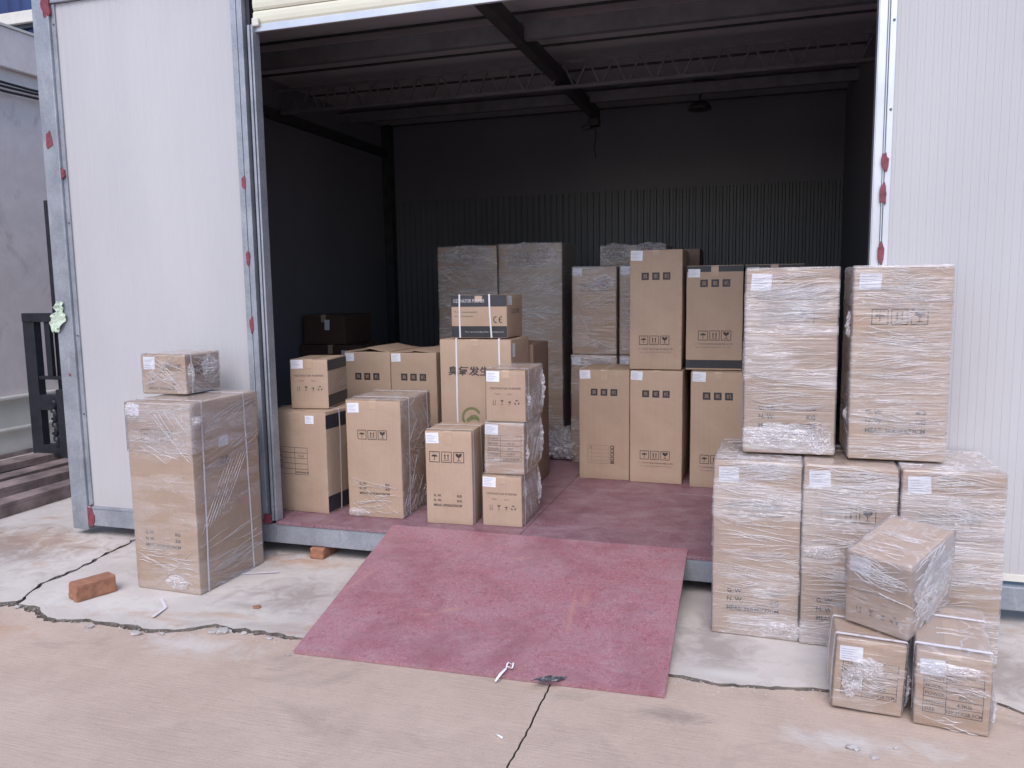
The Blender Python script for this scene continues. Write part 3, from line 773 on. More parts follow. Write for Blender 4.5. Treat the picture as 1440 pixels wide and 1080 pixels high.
tag(mesh_from('ground', [(-400, -400, -0.04), (400, -400, -0.04), (400, 400, -0.04), (-400, 400, -0.04)], [(0, 1, 2, 3)], 'soil'), kind='structure')

# ================================================================== STORAGE SHED
shed = thing('storage_shed', (0, 0, 0), 0, 'white panel storage shed with galvanised frame and open roller door', 'shed')
def ribbed_panel(name, x0, x1, z0, z1, y, mat, pitch=0.05, depth=0.0012, thick=0.05, parent=shed):
    prof = []; x = x0
    while x < x1 - 1e-6:
        a = min(x + pitch * 0.42, x1); prof += [(x, y), (a, y)]
        b = min(x + pitch, x1)
        if b > a: prof += [(min(a + pitch * .05, x1), y - depth), (b - pitch * .05, y - depth)]
        x += pitch
    prof += [(x1, y), (x1, y + thick), (x0, y + thick)]
    cl = [prof[0]]
    for q in prof[1:]:
        if math.hypot(q[0] - cl[-1][0], q[1] - cl[-1][1]) > 1e-5: cl.append(q)
    return extrude_profile(name, cl, z0, z1, mat, parent)
ribbed_panel('wall_panel', -4.135, -2.876, 0.195, 3.30, 0.0, 'white_panel')
ribbed_panel('wall_panel', 0.535, 1.70, 0.235, 3.45, 0.0, 'white_panel', pitch=0.034)
ribbed_panel('wall_panel', 1.704, 2.90, 0.235, 3.45, 0.0, 'white_panel', pitch=0.034)
boxes('sill_flashing', [(0.53, -0.008, 0.2005, 2.9, 0.03, 0.2345)], 'cream_paint', shed, 0.002)
boxes('corner_post', [(-4.275, -0.03, 0.04, -4.150, 0.095, 3.55)], 'galvanised', shed, 0.006)
boxes('corner_trim', [(-4.149, -0.012, 0.2, -4.120, -0.002, 3.30)], 'galvanised', shed, 0.001)
boxes('header_beam', [(-4.149, -0.022, 3.302, 0.53, 0.0, 3.55)], 'galvanised', shed, 0.003)
boxes('base_beam', [(-4.149, -0.022, 0.068, 2.9, 0.08, 0.1805)], 'galvanised', shed, 0.005)
boxes('base_trim', [(-4.149, -0.026, 0.1815, -2.80, 0.03, 0.1945)], 'galvanised', shed, 0.001)
# left door jamb
boxes('door_jamb', [(-2.874, -0.022, 0.182, -2.838, 0.05, 3.30)], 'galvanised', shed, 0.003)
boxes('door_jamb', [(-2.834, -0.022, 0.182, -2.800, 0.05, 3.30)], 'galvanised', shed, 0.003)
boxes('jamb_recess', [(-2.799, 0.012, 0.182, -2.772, 0.05, 3.30)], 'black_steel', shed)
boxes('guide_rail', [(-2.771, -0.02, 0.2005, -2.756, 0.045, 3.03), (-2.7555, 0.0, 0.2005, -2.748, 0.02, 3.03), (-2.7475, -0.02, 0.2005, -2.736, 0.045, 3.03)], 'galvanised', shed, 0.002)
boxes('guide_rail', [(0.457, -0.02, 0.2005, 0.462, 0.045, 3.3), (0.4625, -0.008, 0.2005, 0.497, 0.03, 3.3), (0.4975, -0.02, 0.2005, 0.503, 0.045, 3.3)], 'alu', shed, 0.002)
boxes('door_jamb', [(0.506, -0.014, 0.182, 0.534, 0.05, 3.5)], 'alu', shed, 0.003)
for (px, pz, pw, ph) in [(-4.215, 2.50, 0.035, 0.10), (-4.14, 2.30, 0.02, 0.055), (-4.165, 3.28, 0.05, 0.12), (-4.14, 0.135, 0.05, 0.13), (-2.84, 2.175, 0.018, 0.07), (-2.838, 1.75, 0.018, 0.075), (-2.836, 1.366, 0.018, 0.085), (-2.80, 0.21, 0.04, 0.06), (0.505, 2.09, 0.020, 0.07), (0.503, 1.95, 0.018, 0.09), (0.504, 1.69, 0.018, 0.09), (-4.2, 1.05, 0.012, 0.02)]:
    vn = VNoise(int(abs(px * 100) + pz * 50)); n = 18
    y = -0.0315 if px < -4.15 else -0.0275
    pw *= 1.35
    rim = [(px + pw * .5 * math.copysign(abs(math.cos(a)) ** .6, math.cos(a)) * (1.0 + .3 * float(vn(a * 2, 1))), y, pz + ph * .5 * math.copysign(abs(math.sin(a)) ** .7, math.sin(a)) * (1.0 + .35 * float(vn(a * 3, 5)))) for a in np.linspace(0, 2 * math.pi, n, endpoint=False)]
    V = rim + [(p[0], y + 0.012, p[2]) for p in rim]
    mesh_from('primer_patch', V, [tuple(range(n))] + [(i, n + i, n + (i + 1) % n, (i + 1) % n) for i in range(n)], 'primer', parent=shed)
for (sx, sz) in [(0.522, 2.70), (0.522, 2.32), (-4.13, 3.18), (-4.13, 2.0), (-4.13, 1.3), (-4.13, 0.8), (0.75, 0.221)]:
    bm = bmesh.new(); bmesh.ops.create_cone(bm, cap_ends=True, segments=8, radius1=0.006, radius2=0.004, depth=0.006)
    me = bpy.data.meshes.new('screw'); bm.to_mesh(me); bm.free(); o = link('screw', me, 'roof_light', shed); o.rotation_euler = (R(90), 0, 0); o.location = (sx, -0.018, sz)
# roller shutter: rolled up, the last slats hanging below the header
sh = boxes('roller_shutter', [(-2.745, 0.004, 2.995, 0.455, 0.026, 3.035)], 'alu', shed, 0.003)
for k in range(6):
    z0 = 3.037 + k * 0.075
    prof = []
    vs_, fs = [], []
    arc = [(0.004, 0), (-0.002, 0.012), (-0.004, 0.035), (-0.002, 0.058), (0.004, 0.068), (0.008, 0.072), (0.012, 0.072), (0.012, 0.0)]
    for x in (-2.745, 0.455):
        for (yy, zz) in arc: vs_.append((x, 0.008 + yy, z0 + zz))
    n = len(arc)
    for i in range(n): fs.append((i, (i + 1) % n, n + (i + 1) % n, n + i))
    fs += [tuple(range(n))[::-1], tuple(range(n, 2 * n))]
    mesh_from('shutter_slat', vs_, fs, 'cream_metal', parent=sh)
boxes('end_stop', [(-2.742, -0.018, 3.02, -2.700, 0.002, 3.065)], 'cream_paint', sh, 0.006)
# inside shell
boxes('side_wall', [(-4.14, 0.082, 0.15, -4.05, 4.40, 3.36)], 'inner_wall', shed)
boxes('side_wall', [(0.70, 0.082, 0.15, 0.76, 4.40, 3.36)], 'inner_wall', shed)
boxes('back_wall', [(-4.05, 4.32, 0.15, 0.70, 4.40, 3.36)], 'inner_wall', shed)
prof = []
x = -4.04
while x < 0.69:
    prof += [(x, 4.316), (x + 0.030, 4.316), (x + 0.037, 4.298), (x + 0.058, 4.298)]; x += 0.065
prof += [(0.69, 4.316), (0.69, 4.3185), (-4.04, 4.3185)]
pa = [p for p in prof]
extrude_profile('ribbed_cladding', pa, 0.19, 2.54, 'inner_ribbed', shed)
boxes('cladding_joint', [(-0.66, 4.285, 0.19, -0.62, 4.297, 2.54)], 'inner_wall', shed)
boxes('ceiling', [(-4.14, 0.082, 3.362, 0.76, 4.40, 3.42)], 'ceiling_sheet', shed)
boxes('roof_sheet', [(-4.35, -0.15, 3.56, 2.95, 4.6, 3.60)], 'white_panel', shed)
boxes('gable_fill', [(-4.14, 0.0825, 3.43, 2.9, 0.12, 3.555)], 'galvanised', shed)
for k in range(6):
    yy = 0.75 * k + 0.5
    if yy < 4.3: boxes('ceiling_joint', [(-4.05, yy, 3.345, 0.70, yy + 0.012, 3.361)], 'roof_steel', shed)
boxes('corner_column', [(-4.049, 4.20, 0.2, -3.95, 4.297, 3.36)], 'roof_steel', shed)
boxes('wall_rail', [(-4.049, 0.1, 3.02, -3.99, 4.2, 3.10)], 'roof_steel', shed)
bar('hoist_rail', (-1.555, 0.1, 3.19), (-1.555, 3.72, 3.19), 0.075, 0.10, 'roof_steel', shed)
boxes('purlin', [(-4.05, 1.18, 3.16, 0.70, 1.188, 3.27), (-4.05, 1.188, 3.16, 0.70, 1.235, 3.166), (-4.05, 1.188, 3.262, 0.70, 1.235, 3.27)], 'roof_light', shed)
boxes('purlin', [(-4.05, 3.25, 3.20, 0.70, 3.258, 3.29), (-4.05, 3.258, 3.20, 0.70, 3.30, 3.206)], 'roof_light', shed)
tr = boxes('roof_truss', [(-4.05, 2.16, 3.07, 0.70, 2.20, 3.078), (-4.05, 2.16, 3.078, 0.70, 2.165, 3.095)], 'roof_light', shed)
boxes('top_chord', [(-4.05, 2.16, 3.27, 0.70, 2.20, 3.278), (-4.05, 2.16, 3.252, 0.70, 2.165, 3.27)], 'roof_light', tr)
x = -4.0; k = 0
while x < 0.62:
    bar('web_bar', (x, 2.185, 3.085), (x + 0.085, 2.185, 3.262), 0.014, 0.014, 'roof_light', tr, upv=(0, 1, 0))
    bar('web_bar', (x + 0.098, 2.185, 3.262), (x + 0.183, 2.185, 3.085), 0.014, 0.014, 'roof_light', tr, upv=(0, 1, 0)); x += 0.2
# floor of red film-faced plywood sheets on the frame
xs = [-4.045, -2.48, -1.26, -0.04, 0.695]
for i in range(4):
    for (y0, y1) in ((-0.028, 1.20), (1.203, 2.42), (2.423, 4.29)):
        x0, x1 = xs[i] + (0.0015 if i else 0), xs[i + 1] - 0.0015
        if y0 < 0:
            if i == 0: x0 = -2.735
            if i == 3: x1 = 0.455
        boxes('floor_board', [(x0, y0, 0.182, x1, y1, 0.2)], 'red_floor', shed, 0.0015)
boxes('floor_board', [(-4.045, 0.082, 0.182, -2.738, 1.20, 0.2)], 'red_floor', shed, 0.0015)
boxes('floor_frame', [(-4.04, 0.6, 0.08, 0.69, 0.66, 0.181), (-4.04, 1.8, 0.08, 0.69, 1.86, 0.181), (-4.04, 3.0, 0.08, 0.69, 3.06, 0.181), (-4.04, 4.2, 0.08, 0.69, 4.26, 0.181)], 'galvanised', shed)

# lamp and cable under the ceiling
t = thing('ceiling_lamp', (-0.545, 3.5, 3.36), 0, 'dark dome lamp on a short rod under the shed ceiling', 'lamp')
boxes('mounting_plate', [(-0.09, -0.06, -0.035, 0.09, 0.06, 0.0)], 'lamp_dark', t, 0.004)
tube('lamp_rod', [(-0.03, 0, -0.03), (-0.03, 0, -0.20)], 0.011, 'lamp_dark', t)
prof = [(0.02, -0.17), (0.06, -0.18), (0.095, -0.215), (0.105, -0.245), (0.095, -0.25), (0.02, -0.235)]
vs_, fs = [], []
for i in range(16):
    a = 2 * math.pi * i / 16
    vs_ += [(-0.03 + r_ * math.cos(a), r_ * math.sin(a), z) for r_, z in prof]
for i in range(16):
    for k in range(len(prof) - 1): a, b = i * 6 + k, ((i + 1) % 16) * 6 + k; fs.append((a, b, b + 1, a + 1))
mesh_from('lamp_shade', vs_, fs, 'lamp_dark', True, t)
t = thing('hanging_cable', (-1.56, 3.66, 3.14), 0, 'black cable hanging from a small box at the end of the ceiling rail', 'cable')
boxes('junction_box', [(-0.05, -0.05, -0.07, 0.05, 0.05, -0.002)], 'lamp_dark', t, 0.005)
tube('cable_loop', [(-0.04, 0, -0.04), (-0.13, 0, -0.07), (-0.10, 0, -0.10), (0, 0, -0.08)], 0.008, 'lamp_dark', t)
tube('cable', [(0.01, 0, -0.06), (0.015, 0, -0.15), (0.0, 0, -0.26), (0.01, 0.01, -0.36)], 0.006, 'lamp_dark', t)

# ================================================================== RAMP
tl, tr_, bl, br = Vector((-2.003, 0.040, 0.2165)), Vector((-0.342, 0.030, 0.2165)), Vector((-1.914, -1.148, 0.008)), Vector((-0.326, -1.097, 0.008))
VV, FF = [], []; nn = 24
vr = VNoise(4)
for kk in (0, 1):
    for j in range(nn + 1):
        for i in range(nn + 1):
            u, v = i / nn, j / nn; p = (bl * (1 - u) + br * u) * (1 - v) + (tl * (1 - u) + tr_ * u) * v
            z = p.z + 0.003 * float(vr(u * 3, v * 3)) * math.sin(math.pi * v) - (0.014 if kk == 0 else 0)
            VV.append((p.x, p.y, z))
def ai(k, i, j): return k * (nn + 1) ** 2 + j * (nn + 1) + i
for i in range(nn):
    for j in range(nn):
        FF.append((ai(1, i, j), ai(1, i + 1, j), ai(1, i + 1, j + 1), ai(1, i, j + 1))); FF.append((ai(0, i, j), ai(0, i, j + 1), ai(0, i + 1, j + 1), ai(0, i + 1, j)))
    FF.append((ai(0, i, 0), ai(0, i + 1, 0), ai(1, i + 1, 0), ai(1, i, 0))); FF.append((ai(0, i, nn), ai(1, i, nn), ai(1, i + 1, nn), ai(0, i + 1, nn)))
    FF.append((ai(0, 0, i), ai(1, 0, i), ai(1, 0, i + 1), ai(0, 0, i + 1))); FF.append((ai(0, nn, i), ai(0, nn, i + 1), ai(1, nn, i + 1), ai(1, nn, i)))
tag(mesh_from('loading_ramp', VV, FF, 'red_ramp'), 'worn dark red board sloping from the shed floor to the ground', 'ramp')

# ================================================================== CARTONS
GF = 'cartons standing in the shed'
# --- outside left
B = Carton('largest wrapped carton, standing alone on the ground left of the doorway', (-3.15, -0.695, 0.001), 0.405, 0.53, 1.0, -1.5, seed=3, bulge=0.006)
B.label(0.012, 0.93, 0.075, 0.055)
B.symbols(0.09, 0.80, 0.20, mat='ink_soft').weights(0.235, 0.075, 0.018, 'MEAS: 52X41X100CM', 0.30, 'ink_soft')
B.label(0.20, 0.74, 0.075, 0.055, 'r')
B.put('stencil', Flat().text('臭氧', 0.20, 0.645, 0.045, 0.075), 'r', 'ink_soft')
B.wrap('film_light', 0.0015, 0.004).film_band(0.735, 1.0, e=0.0062)
B.strap('y', 0.13, 0.02, off=0.004).strap('y', 0.80, -0.02, off=0.004)
B.folds('f', [(0.13, 0.97, 0.40, 0.69), (0.16, 0.97, 0.38, 0.71), (0.20, 0.965, 0.385, 0.72), (0.25, 0.96, 0.395, 0.76), (0.02, 0.20, 0.37, 0.05), (0.12, 0.02, 0.36, 0.22), (0.30, 0.95, 0.40, 0.83)])
B.folds('r', [(0.02 + 0.035 * k, 0.30 + 0.02 * k, 0.28 + 0.03 * k, 0.70 + 0.005 * k) for k in range(7)], rad=0.0013)
B.rnd_folds('f', 40, 0.25, 0.5, 0.0010, (0.02, 0.3)).rnd_folds('f', 50, 0.5, 0.4, 0.0010, (0.74, 0.99)).rnd_folds('r', 90, 0.25, 0.7, 0.0010)
B.crumple('r', 0.03, 0.90, 0.05, 0.035).crumple('f', 0.27, 0.06, 0.07, 0.04, depth=0.012).crumple('f', 0.04, 0.95, 0.05, 0.05, depth=0.01)
B = Carton('small film wrapped carton lying on top of the tallest ground carton at left', (-3.235, -0.47, 1.0115), 0.275, 0.30, 0.215, 2.5, seed=4)
B.label(0.012, 0.135, 0.075, 0.062).symbols(0.14, 0.13, 0.11, mat='ink_soft').weights(0.025, 0.04, 0.013, 'MEAS: 30X28X21', 0.21, 'ink_soft')
B.put('maker_lettering', Flat().text('OZONE', 0.05, 0.10, 0.05, 0.16, bold=0.02), 'r', 'ink_soft')
B.wrap('film_light', 0.003, 0.005).strap('y', 0.14, off=0.005).rnd_folds('f', 45, 0.9, 0.5, 0.001).rnd_folds('r', 50, 0.9, 0.7, 0.0014)
B.crumple('r', 0.20, 0.12, 0.08, 0.09, depth=0.018).crumple('r', 0.03, 0.10, 0.03, 0.08, depth=0.014)
# --- inside left
B = Carton('tan carton with specification table, partly behind the left door jamb', (-2.925, 0.215, 0.2005), 0.42, 0.50, 0.632, -3.5, group=GF, seed=5, corner=True)
B.label(0.275, 0.555, 0.062, 0.05)
B.put('spec_table', Flat().table(0.04, 0.235, 0.285, 0.405, [('CLIENT', ''), ('MODEL', 'YL-G'), ('POWER', ''), ('WEIGHT', ''), ('SIZE', '36X30X60CM')], 0.62, 0.36), 'f', 'ink')
B.band('r', 0.525, 0.61).band('r', 0.01, 0.11).strap('y', 0.28, 0.01)
B = Carton('small tan carton standing on the one behind the left jamb', (-2.79, 0.275, 0.8335), 0.243, 0.33, 0.31, 9, group=GF, seed=6)
B.label(0.008, 0.25, 0.078, 0.052).small_print(0.20).band('r', 0.235, 0.30).band('r', 0.01, 0.085).rnd_folds('r', 6)
B = Carton('upright tan carton with film only along its side, second from the left jamb', (-2.37, 0.195, 0.2005), 0.352, 0.48, 0.712, 2.0, group=GF, seed=7)
B.label(0.012, 0.635, 0.075, 0.055).symbols(0.075, 0.475, 0.19).weights(0.14, 0.075, 0.015, 'MEAS: 40X36X70CM', 0.27)
B.wrap('film_side', 0.002, 0.003, vertical=True, bare_front=True).strap('y', 0.22, 0.02, off=0.004).strap('y', 0.86, 0.0, off=0.004)
B.folds('f', [(0.01, 0.24, 0.34, 0.02), (0.02, 0.235, 0.25, 0.04), (0.01, 0.24, 0.32, 0.18), (0.02, 0.09, 0.15, 0.015), (0.04, 0.10, 0.17, 0.02)], rad=0.0018)
B.rnd_folds('f', 25, 0.3, 0.5, 0.001, (0.02, 0.28)).rnd_folds('r', 70, 2.2, 0.35, 0.0013).crumple('f', 0.06, 0.03, 0.08, 0.025, depth=0.012)
B = Carton('plain unwrapped tan carton at the head of the ramp, between two wrapped ones', (-1.85, 0.175, 0.2005), 0.280, 0.31, 0.552, 3.5, group=GF, seed=8)
B.label(0.006, 0.475, 0.078, 0.058).symbols(0.025, 0.365, 0.21).weights(0.105, 0.045, 0.015, 'MEAS: 29X26X55CM', 0.215).strap('y', 0.10, off=-0.001).strap('y', 0.60, off=-0.001)
# stack of three
for i, (xx, yy, zz, hh, lab) in enumerate([(-1.518, 0.215, 0.2005, 0.296, 'bottom small carton of the stack of three at the head of the ramp'), (-1.508, 0.24, 0.5005, 0.298, 'middle small carton with specification table in the stack of three'), (-1.50, 0.255, 0.8035, 0.296, 'top small carton of the stack of three at the head of the ramp')]):
    B = Carton(lab, (xx, yy, zz), 0.233, 0.40, hh, 1.8, group='three small cartons stacked beside the ramp', seed=10 + i)
    B.label(0.004, 0.228, 0.078, 0.058)
    if i == 1: B.put('spec_table', Flat().table(0.02, 0.075, 0.218, 0.225, [('CLIENT', ''), ('MODEL', 'YL-G'), ('POWER', '80W'), ('WEIGHT', '4.3KG'), ('SIZE', '30X21X28CM')], 0.38, 0.42), 'f', 'ink_soft')
    else: B.small_print(0.185)
    B.wrap('film_side' if i != 1 else 'film_mid', 0.003, 0.004, vertical=(i != 1), bare_front=(i != 1)).strap('y', 0.12, off=0.004)
    B.rnd_folds('r', 50, 1.6, 0.4, 0.0013)
    B.crumple('r', 0.03, 0.2 if i == 0 else 0.12, 0.03, 0.05, depth=0.015).crumple('r', 0.36, 0.15, 0.035, 0.13, depth=0.02)
# printed pair behind
for i in range(2):
    B = Carton(['left carton of the back pair with three dark squares, left of the large ozone carton', 'right carton of the back pair with three dark squares, touching the large ozone carton'][i], (-2.815 + i * 0.355, 1.0 + 0.008 * i, 0.2005), 0.352 - 0.01 * i, 0.50, 0.938 - i * 0.004, 0, group='cartons printed with three dark squares', seed=15 + i, flap_open=0.012 + 0.01 * (1 - i))
    B.label(0.006, 0.865, 0.07, 0.055).squares(0.735, 0.048, 0.022).symbols(0.08, 0.22, 0.2).company(0.19)
# ozone generator carton
B = Carton('large tan carton with big black characters and a round green mark', (-1.962, 0.70, 0.2005), 0.475, 0.40, 1.045, 0, seed=18)
B.put('large_lettering', Flat().text('臭氧发生器', 0.055, 0.812, 0.060, 0.355, bold=0.022), 'f', 'ink')
f = Flat()
for a in range(20):
    t0, t1 = 0.5 + a * 0.26, 0.5 + (a + 1) * 0.26; c = (0.21, 0.545)
    f.poly([(c[0] + .068 * math.cos(t0), c[1] + .068 * math.sin(t0)), (c[0] + .068 * math.cos(t1), c[1] + .068 * math.sin(t1)), (c[0] + .052 * math.cos(t1), c[1] + .052 * math.sin(t1)), (c[0] + .052 * math.cos(t0), c[1] + .052 * math.sin(t0))])
f.poly([(.17, .53), (.205, .56), (.235, .565), (.26, .545), (.262, .52), (.245, .53), (.225, .535), (.20, .525), (.185, .51)])
f.poly([(.20, .505), (.235, .51), (.275, .50), (.272, .485), (.23, .49)])
B.put('round_mark', f, 'f', 'ink_green').strap('x', 0.24, off=0.001).strap('x', 0.84, off=0.001).label(0.03, 0.93, 0.05, 0.08, 'r')
B = Carton('flat carton with dark printed bands, strapped, lying on the large ozone carton', (-1.885, 0.72, 1.2495), 0.368, 0.33, 0.272, 0, seed=19)
B.band('f', 0.197, 0.268).band('f', 0.004, 0.075)
B.put('band_lettering', Flat().text('OZONATOR PURIFIER', 0.015, 0.222, 0.022, 0.21, bold=0.01), 'f', 'white_print', 0.0014)
B.put('band_lettering', Flat().text('The ozonator&purifier manufacturer', 0.09, 0.032, 0.012, 0.26), 'f', 'white_print', 0.0014)
B.put('front_lettering', Flat().text('Top ozonator', 0.02, 0.155, 0.015, 0.16).text('Ozone Generator', 0.02, 0.133, 0.010, 0.13), 'f', 'ink_soft')
f = Flat()
for (cx, full) in ((0.303, 0), (0.338, 1)):
    for a in range(10):
        t0, t1 = math.pi / 2 + a * math.pi / 10, math.pi / 2 + (a + 1) * math.pi / 10; c = (cx, 0.115)
        f.poly([(c[0] + .022 * math.cos(q), c[1] + .022 * math.sin(q)) for q in (t0, t1)] + [(c[0] + .016 * math.cos(q), c[1] + .016 * math.sin(q)) for q in (t1, t0)])
    if full: f.rect(cx - 0.016, 0.1125, cx - 0.003, 0.1175)
B.put('conformity_mark', f, 'f', 'ink').label(0.02, 0.205, 0.08, 0.05, 'r').strap('x', 0.155).strap('x', 0.71, -0.012)
B.put('side_lettering', Flat().text('OZONE', 0.08, 0.15, 0.03, 0.18), 'r', 'ink_soft')
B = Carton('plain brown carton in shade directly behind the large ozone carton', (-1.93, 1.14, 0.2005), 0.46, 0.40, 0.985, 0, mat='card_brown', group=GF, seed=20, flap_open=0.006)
# tall wrapped pair
for i, (xx, yy, wd, hh) in enumerate([(-2.645, 2.35, 0.525, 1.715), (-2.095, 2.33, 0.535, 1.72)]):
    B = Carton(['left one of the two tall film wrapped cartons against the back of the shed', 'right one of the two tall film wrapped cartons against the back of the shed'][i], (xx, yy, 0.2005), wd, 0.52, hh, 0, group='tall wrapped cartons at the back', seed=22 + i, bulge=0.006)
    B.wrap('film_mid', 0.004, 0.006).rnd_folds('f', 150, 0.8, 0.25, 0.0024, (0.6, 0.99)).rnd_folds('f', 50, 0.15, 0.6, 0.0014, (0.05, 0.8))
    B.folds('f', [(0.02, hh - 0.17, wd - 0.02, hh - 0.19 + 0.03 * i)] + ([(0.27, hh - 0.12, wd - 0.01, hh - 0.40), (0.29, hh - 0.1, wd - 0.01, hh - 0.3)] if i == 0 else [(0.03, hh - 0.1, wd * .95, hh - 0.11), (0.3, hh - .12, wd - 0.02, hh - .36)]), rad=0.003)
    B.crumple('f', wd * .5, hh - 0.10, wd * .45, 0.11, depth=0.03)
# right inner group
sq = 'cartons printed with three dark squares'
B = Carton('lower tan carton with three dark squares and a small printed table, nearest the aisle', (-1.232, 1.485, 0.2005), 0.357, 0.44, 0.786, 0, group=sq, seed=26)
B.label(0.006, 0.718, 0.075, 0.058).squares(0.60, 0.048, 0.022)
f = Flat().frame(0.06, 0.115, 0.215, 0.245, 0.0015)
for k in range(4): f.rect(0.065, 0.135 + 0.027 * k, 0.215, 0.1362 + 0.027 * k, 3)
f.rect(0.09, 0.115, 0.0912, 0.245); f.text('CE', 0.07, 0.222, 0.012)
B.put('small_table', f, 'f', 'ink_soft')
f = Flat()
for k in range(5): f.frame(0.225, 0.115 + 0.027 * k, 0.25, 0.138 + 0.027 * k, 0.005)
f.rect(0.233, 0.122, 0.242, 0.131)
B.put('rating_marks', f, 'f', 'ink')
B = Carton('lower tan carton with three dark squares and dented right edge, under the tall one', (-0.868, 1.465, 0.2005), 0.358, 0.45, 0.788, -1.2, group=sq, seed=27, corner=True)
B.label(0.006, 0.718, 0.08, 0.058).squares(0.60, 0.048, 0.022).symbols(0.07, 0.165, 0.205, style=1).company(0.135)
B = Carton('tallest unwrapped carton, standing on another with three dark squares', (-0.874, 1.49, 0.9905), 0.352, 0.44, 0.815, 0, group=sq, seed=28, corner=True)
B.label(0.006, 0.742, 0.08, 0.062).squares(0.61, 0.050, 0.022).symbols(0.065, 0.17, 0.205).company(0.135)
B = Carton('lower tan carton with three dark squares, under the dark banded one', (-0.452, 1.415, 0.2005), 0.357, 0.46, 0.79, -0.8, group=sq, seed=29)
B.label(0.012, 0.72, 0.085, 0.06).squares(0.60, 0.050, 0.022, 0.08).symbols(0.065, 0.165, 0.2).company(0.135)
def banded(lab, loc, seed):
    B = Carton(lab, loc, 0.366, 0.42, 0.70, 0, group='cartons with dark bands above and below', seed=seed)
    B.band('f', 0.655, 0.693).band('f', 0.012, 0.068).label(0.01, 0.62, 0.078, 0.055).squares(0.555, 0.050, 0.022, 0.09).symbols(0.08, 0.20, 0.215).company(0.17)
    B.band('r', 0.655, 0.693).band('l', 0.655, 0.693).band('l', 0.012, 0.068).band('r', 0.012, 0.068)
    return B
banded('dark banded carton right of the tallest unwrapped carton', (-0.494, 1.49, 0.9925), 30)
Carton('lower plain carton hidden behind the wrapped stack at right', (-0.085, 1.43, 0.2005), 0.357, 0.46, 0.79, 0, group=sq, seed=31).squares(0.6).label()
banded('dark banded carton of which only the top shows over the wrapped stack', (-0.118, 1.49, 0.9925), 32)
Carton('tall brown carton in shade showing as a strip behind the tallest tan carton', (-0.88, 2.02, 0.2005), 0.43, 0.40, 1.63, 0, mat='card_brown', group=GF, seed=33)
for i in range(2):
    B = Carton(['lower wrapped carton behind the aisle carton, under the diagonally taped one', 'lower wrapped carton behind the carton with a dented edge'][i], (-1.405 + 0.375 * i, 1.985, 0.2005), 0.35, 0.36, 0.842, 0, group='wrapped cartons in the second row', seed=35 + i)
    B.label(0.006, 0.77, 0.07, 0.055).wrap('film_mid', 0.004, 0.005, fine=False).rnd_folds('f', 60, 0.3, 0.7, 0.002, (0.8, 0.99)).crumple('f', 0.22, 0.80, 0.1, 0.03, depth=0.015)
for i in range(2):
    B = Carton(['upper wrapped carton with diagonal film folds, left of the tallest tan carton', 'upper wrapped carton half hidden by the tallest tan carton'][i], (-1.397 + 0.365 * i, 2.0, 1.0485), 0.34, 0.34, 0.665, 0, group='wrapped cartons in the second row', seed=38 + i)
    B.label(0.006, 0.60, 0.07, 0.055).symbols(0.07, 0.48, 0.2, mat='ink_soft').wrap('film_light', 0.003, 0.005)
    B.folds('f', [(0.01, 0.47, 0.33, 0.24), (0.01, 0.42, 0.15, 0.12), (0.015, 0.43, 0.14, 0.14), (0.13, 0.13, 0.33, 0.11), (0.14, 0.12, 0.33, 0.04), (0.15, 0.12, 0.30, 0.015), (0.12, 0.62, 0.33, 0.50), (0.12, 0.58, 0.33, 0.53)], rad=0.0024)
    B.rnd_folds('f', 70, 0.35, 0.45, 0.0016).crumple('f', 0.24, 0.06, 0.09, 0.045, depth=0.015).crumple('f', 0.25, 0.55, 0.08, 0.05, depth=0.012)
B = Carton('tall wrapped carton behind the second row, only its wrinkled top showing', (-1.28, 2.52, 0.2005), 0.53, 0.50, 1.69, 0, group='tall wrapped cartons at the back', seed=42)
B.wrap('film_mid', 0.004, 0.006).rnd_folds('f', 80, 0.8, 0.3, 0.0022, (0.85, 0.995)).crumple('f', 0.12, 1.64, 0.13, 0.07, depth=0.03).crumple('f', 0.4, 1.66, 0.13, 0.05, depth=0.02)
# dim cartons at the far left
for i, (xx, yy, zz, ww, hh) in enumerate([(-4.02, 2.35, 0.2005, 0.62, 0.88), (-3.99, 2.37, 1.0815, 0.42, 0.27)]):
    B = Carton(['lower brown carton in the dark far left corner of the shed', 'upper brown carton in the dark far left corner of the shed'][i], (xx, yy, zz), ww, 0.5, hh, 0, mat='card_shaded', group='brown cartons in the dark corner', seed=45 + i)
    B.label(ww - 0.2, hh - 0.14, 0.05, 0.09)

# crumpled film heaps
def crumpled(name, loc, size, seed, label, mat='film_crumple', grp=None):
    root = thing(name, loc, 0, label, 'plastic film', grp)
    for q in range(3):
        bm = bmesh.new(); bmesh.ops.create_icosphere(bm, subdivisions=4, radius=1)
        vn = VNoise(seed + q)
        for v in bm.verts:
            n = v.co.normalized(); a = float(vn(n.x * 3 + 9, n.y * 3 + n.z * 2)) + .6 * float(vn(n.y * 7, n.z * 7 + n.x * 5)) + .55 * float(vn(n.x * 15, n.z * 15 - n.y * 9)) + .4 * float(vn(n.x * 31 + 3, n.z * 31 + n.y * 17))
            rr = (0.8 - 0.18 * q) * (1 + 0.42 * a); v.co = Vector((n.x * rr * size[0], n.y * rr * size[1], max(0.0015 * (q + 1), (n.z * rr * .5 + .42) * size[2])))
        me = bpy.data.meshes.new('film_layer'); bm.to_mesh(me); bm.free(); link('film_layer', me, mat, root)
    return root
crumpled('crumpled_film', (-1.50, 2.08, 0.2005), (0.17, 0.16, 0.30), 3, 'crumpled clear film heap on the floor beside the aisle carton')
crumpled('crumpled_film', (-3.36, 2.55, 0.2005), (0.28, 0.25, 0.95), 8, 'heap of dark crumpled sheeting beside the brown cartons in the corner', 'cloth_dark')

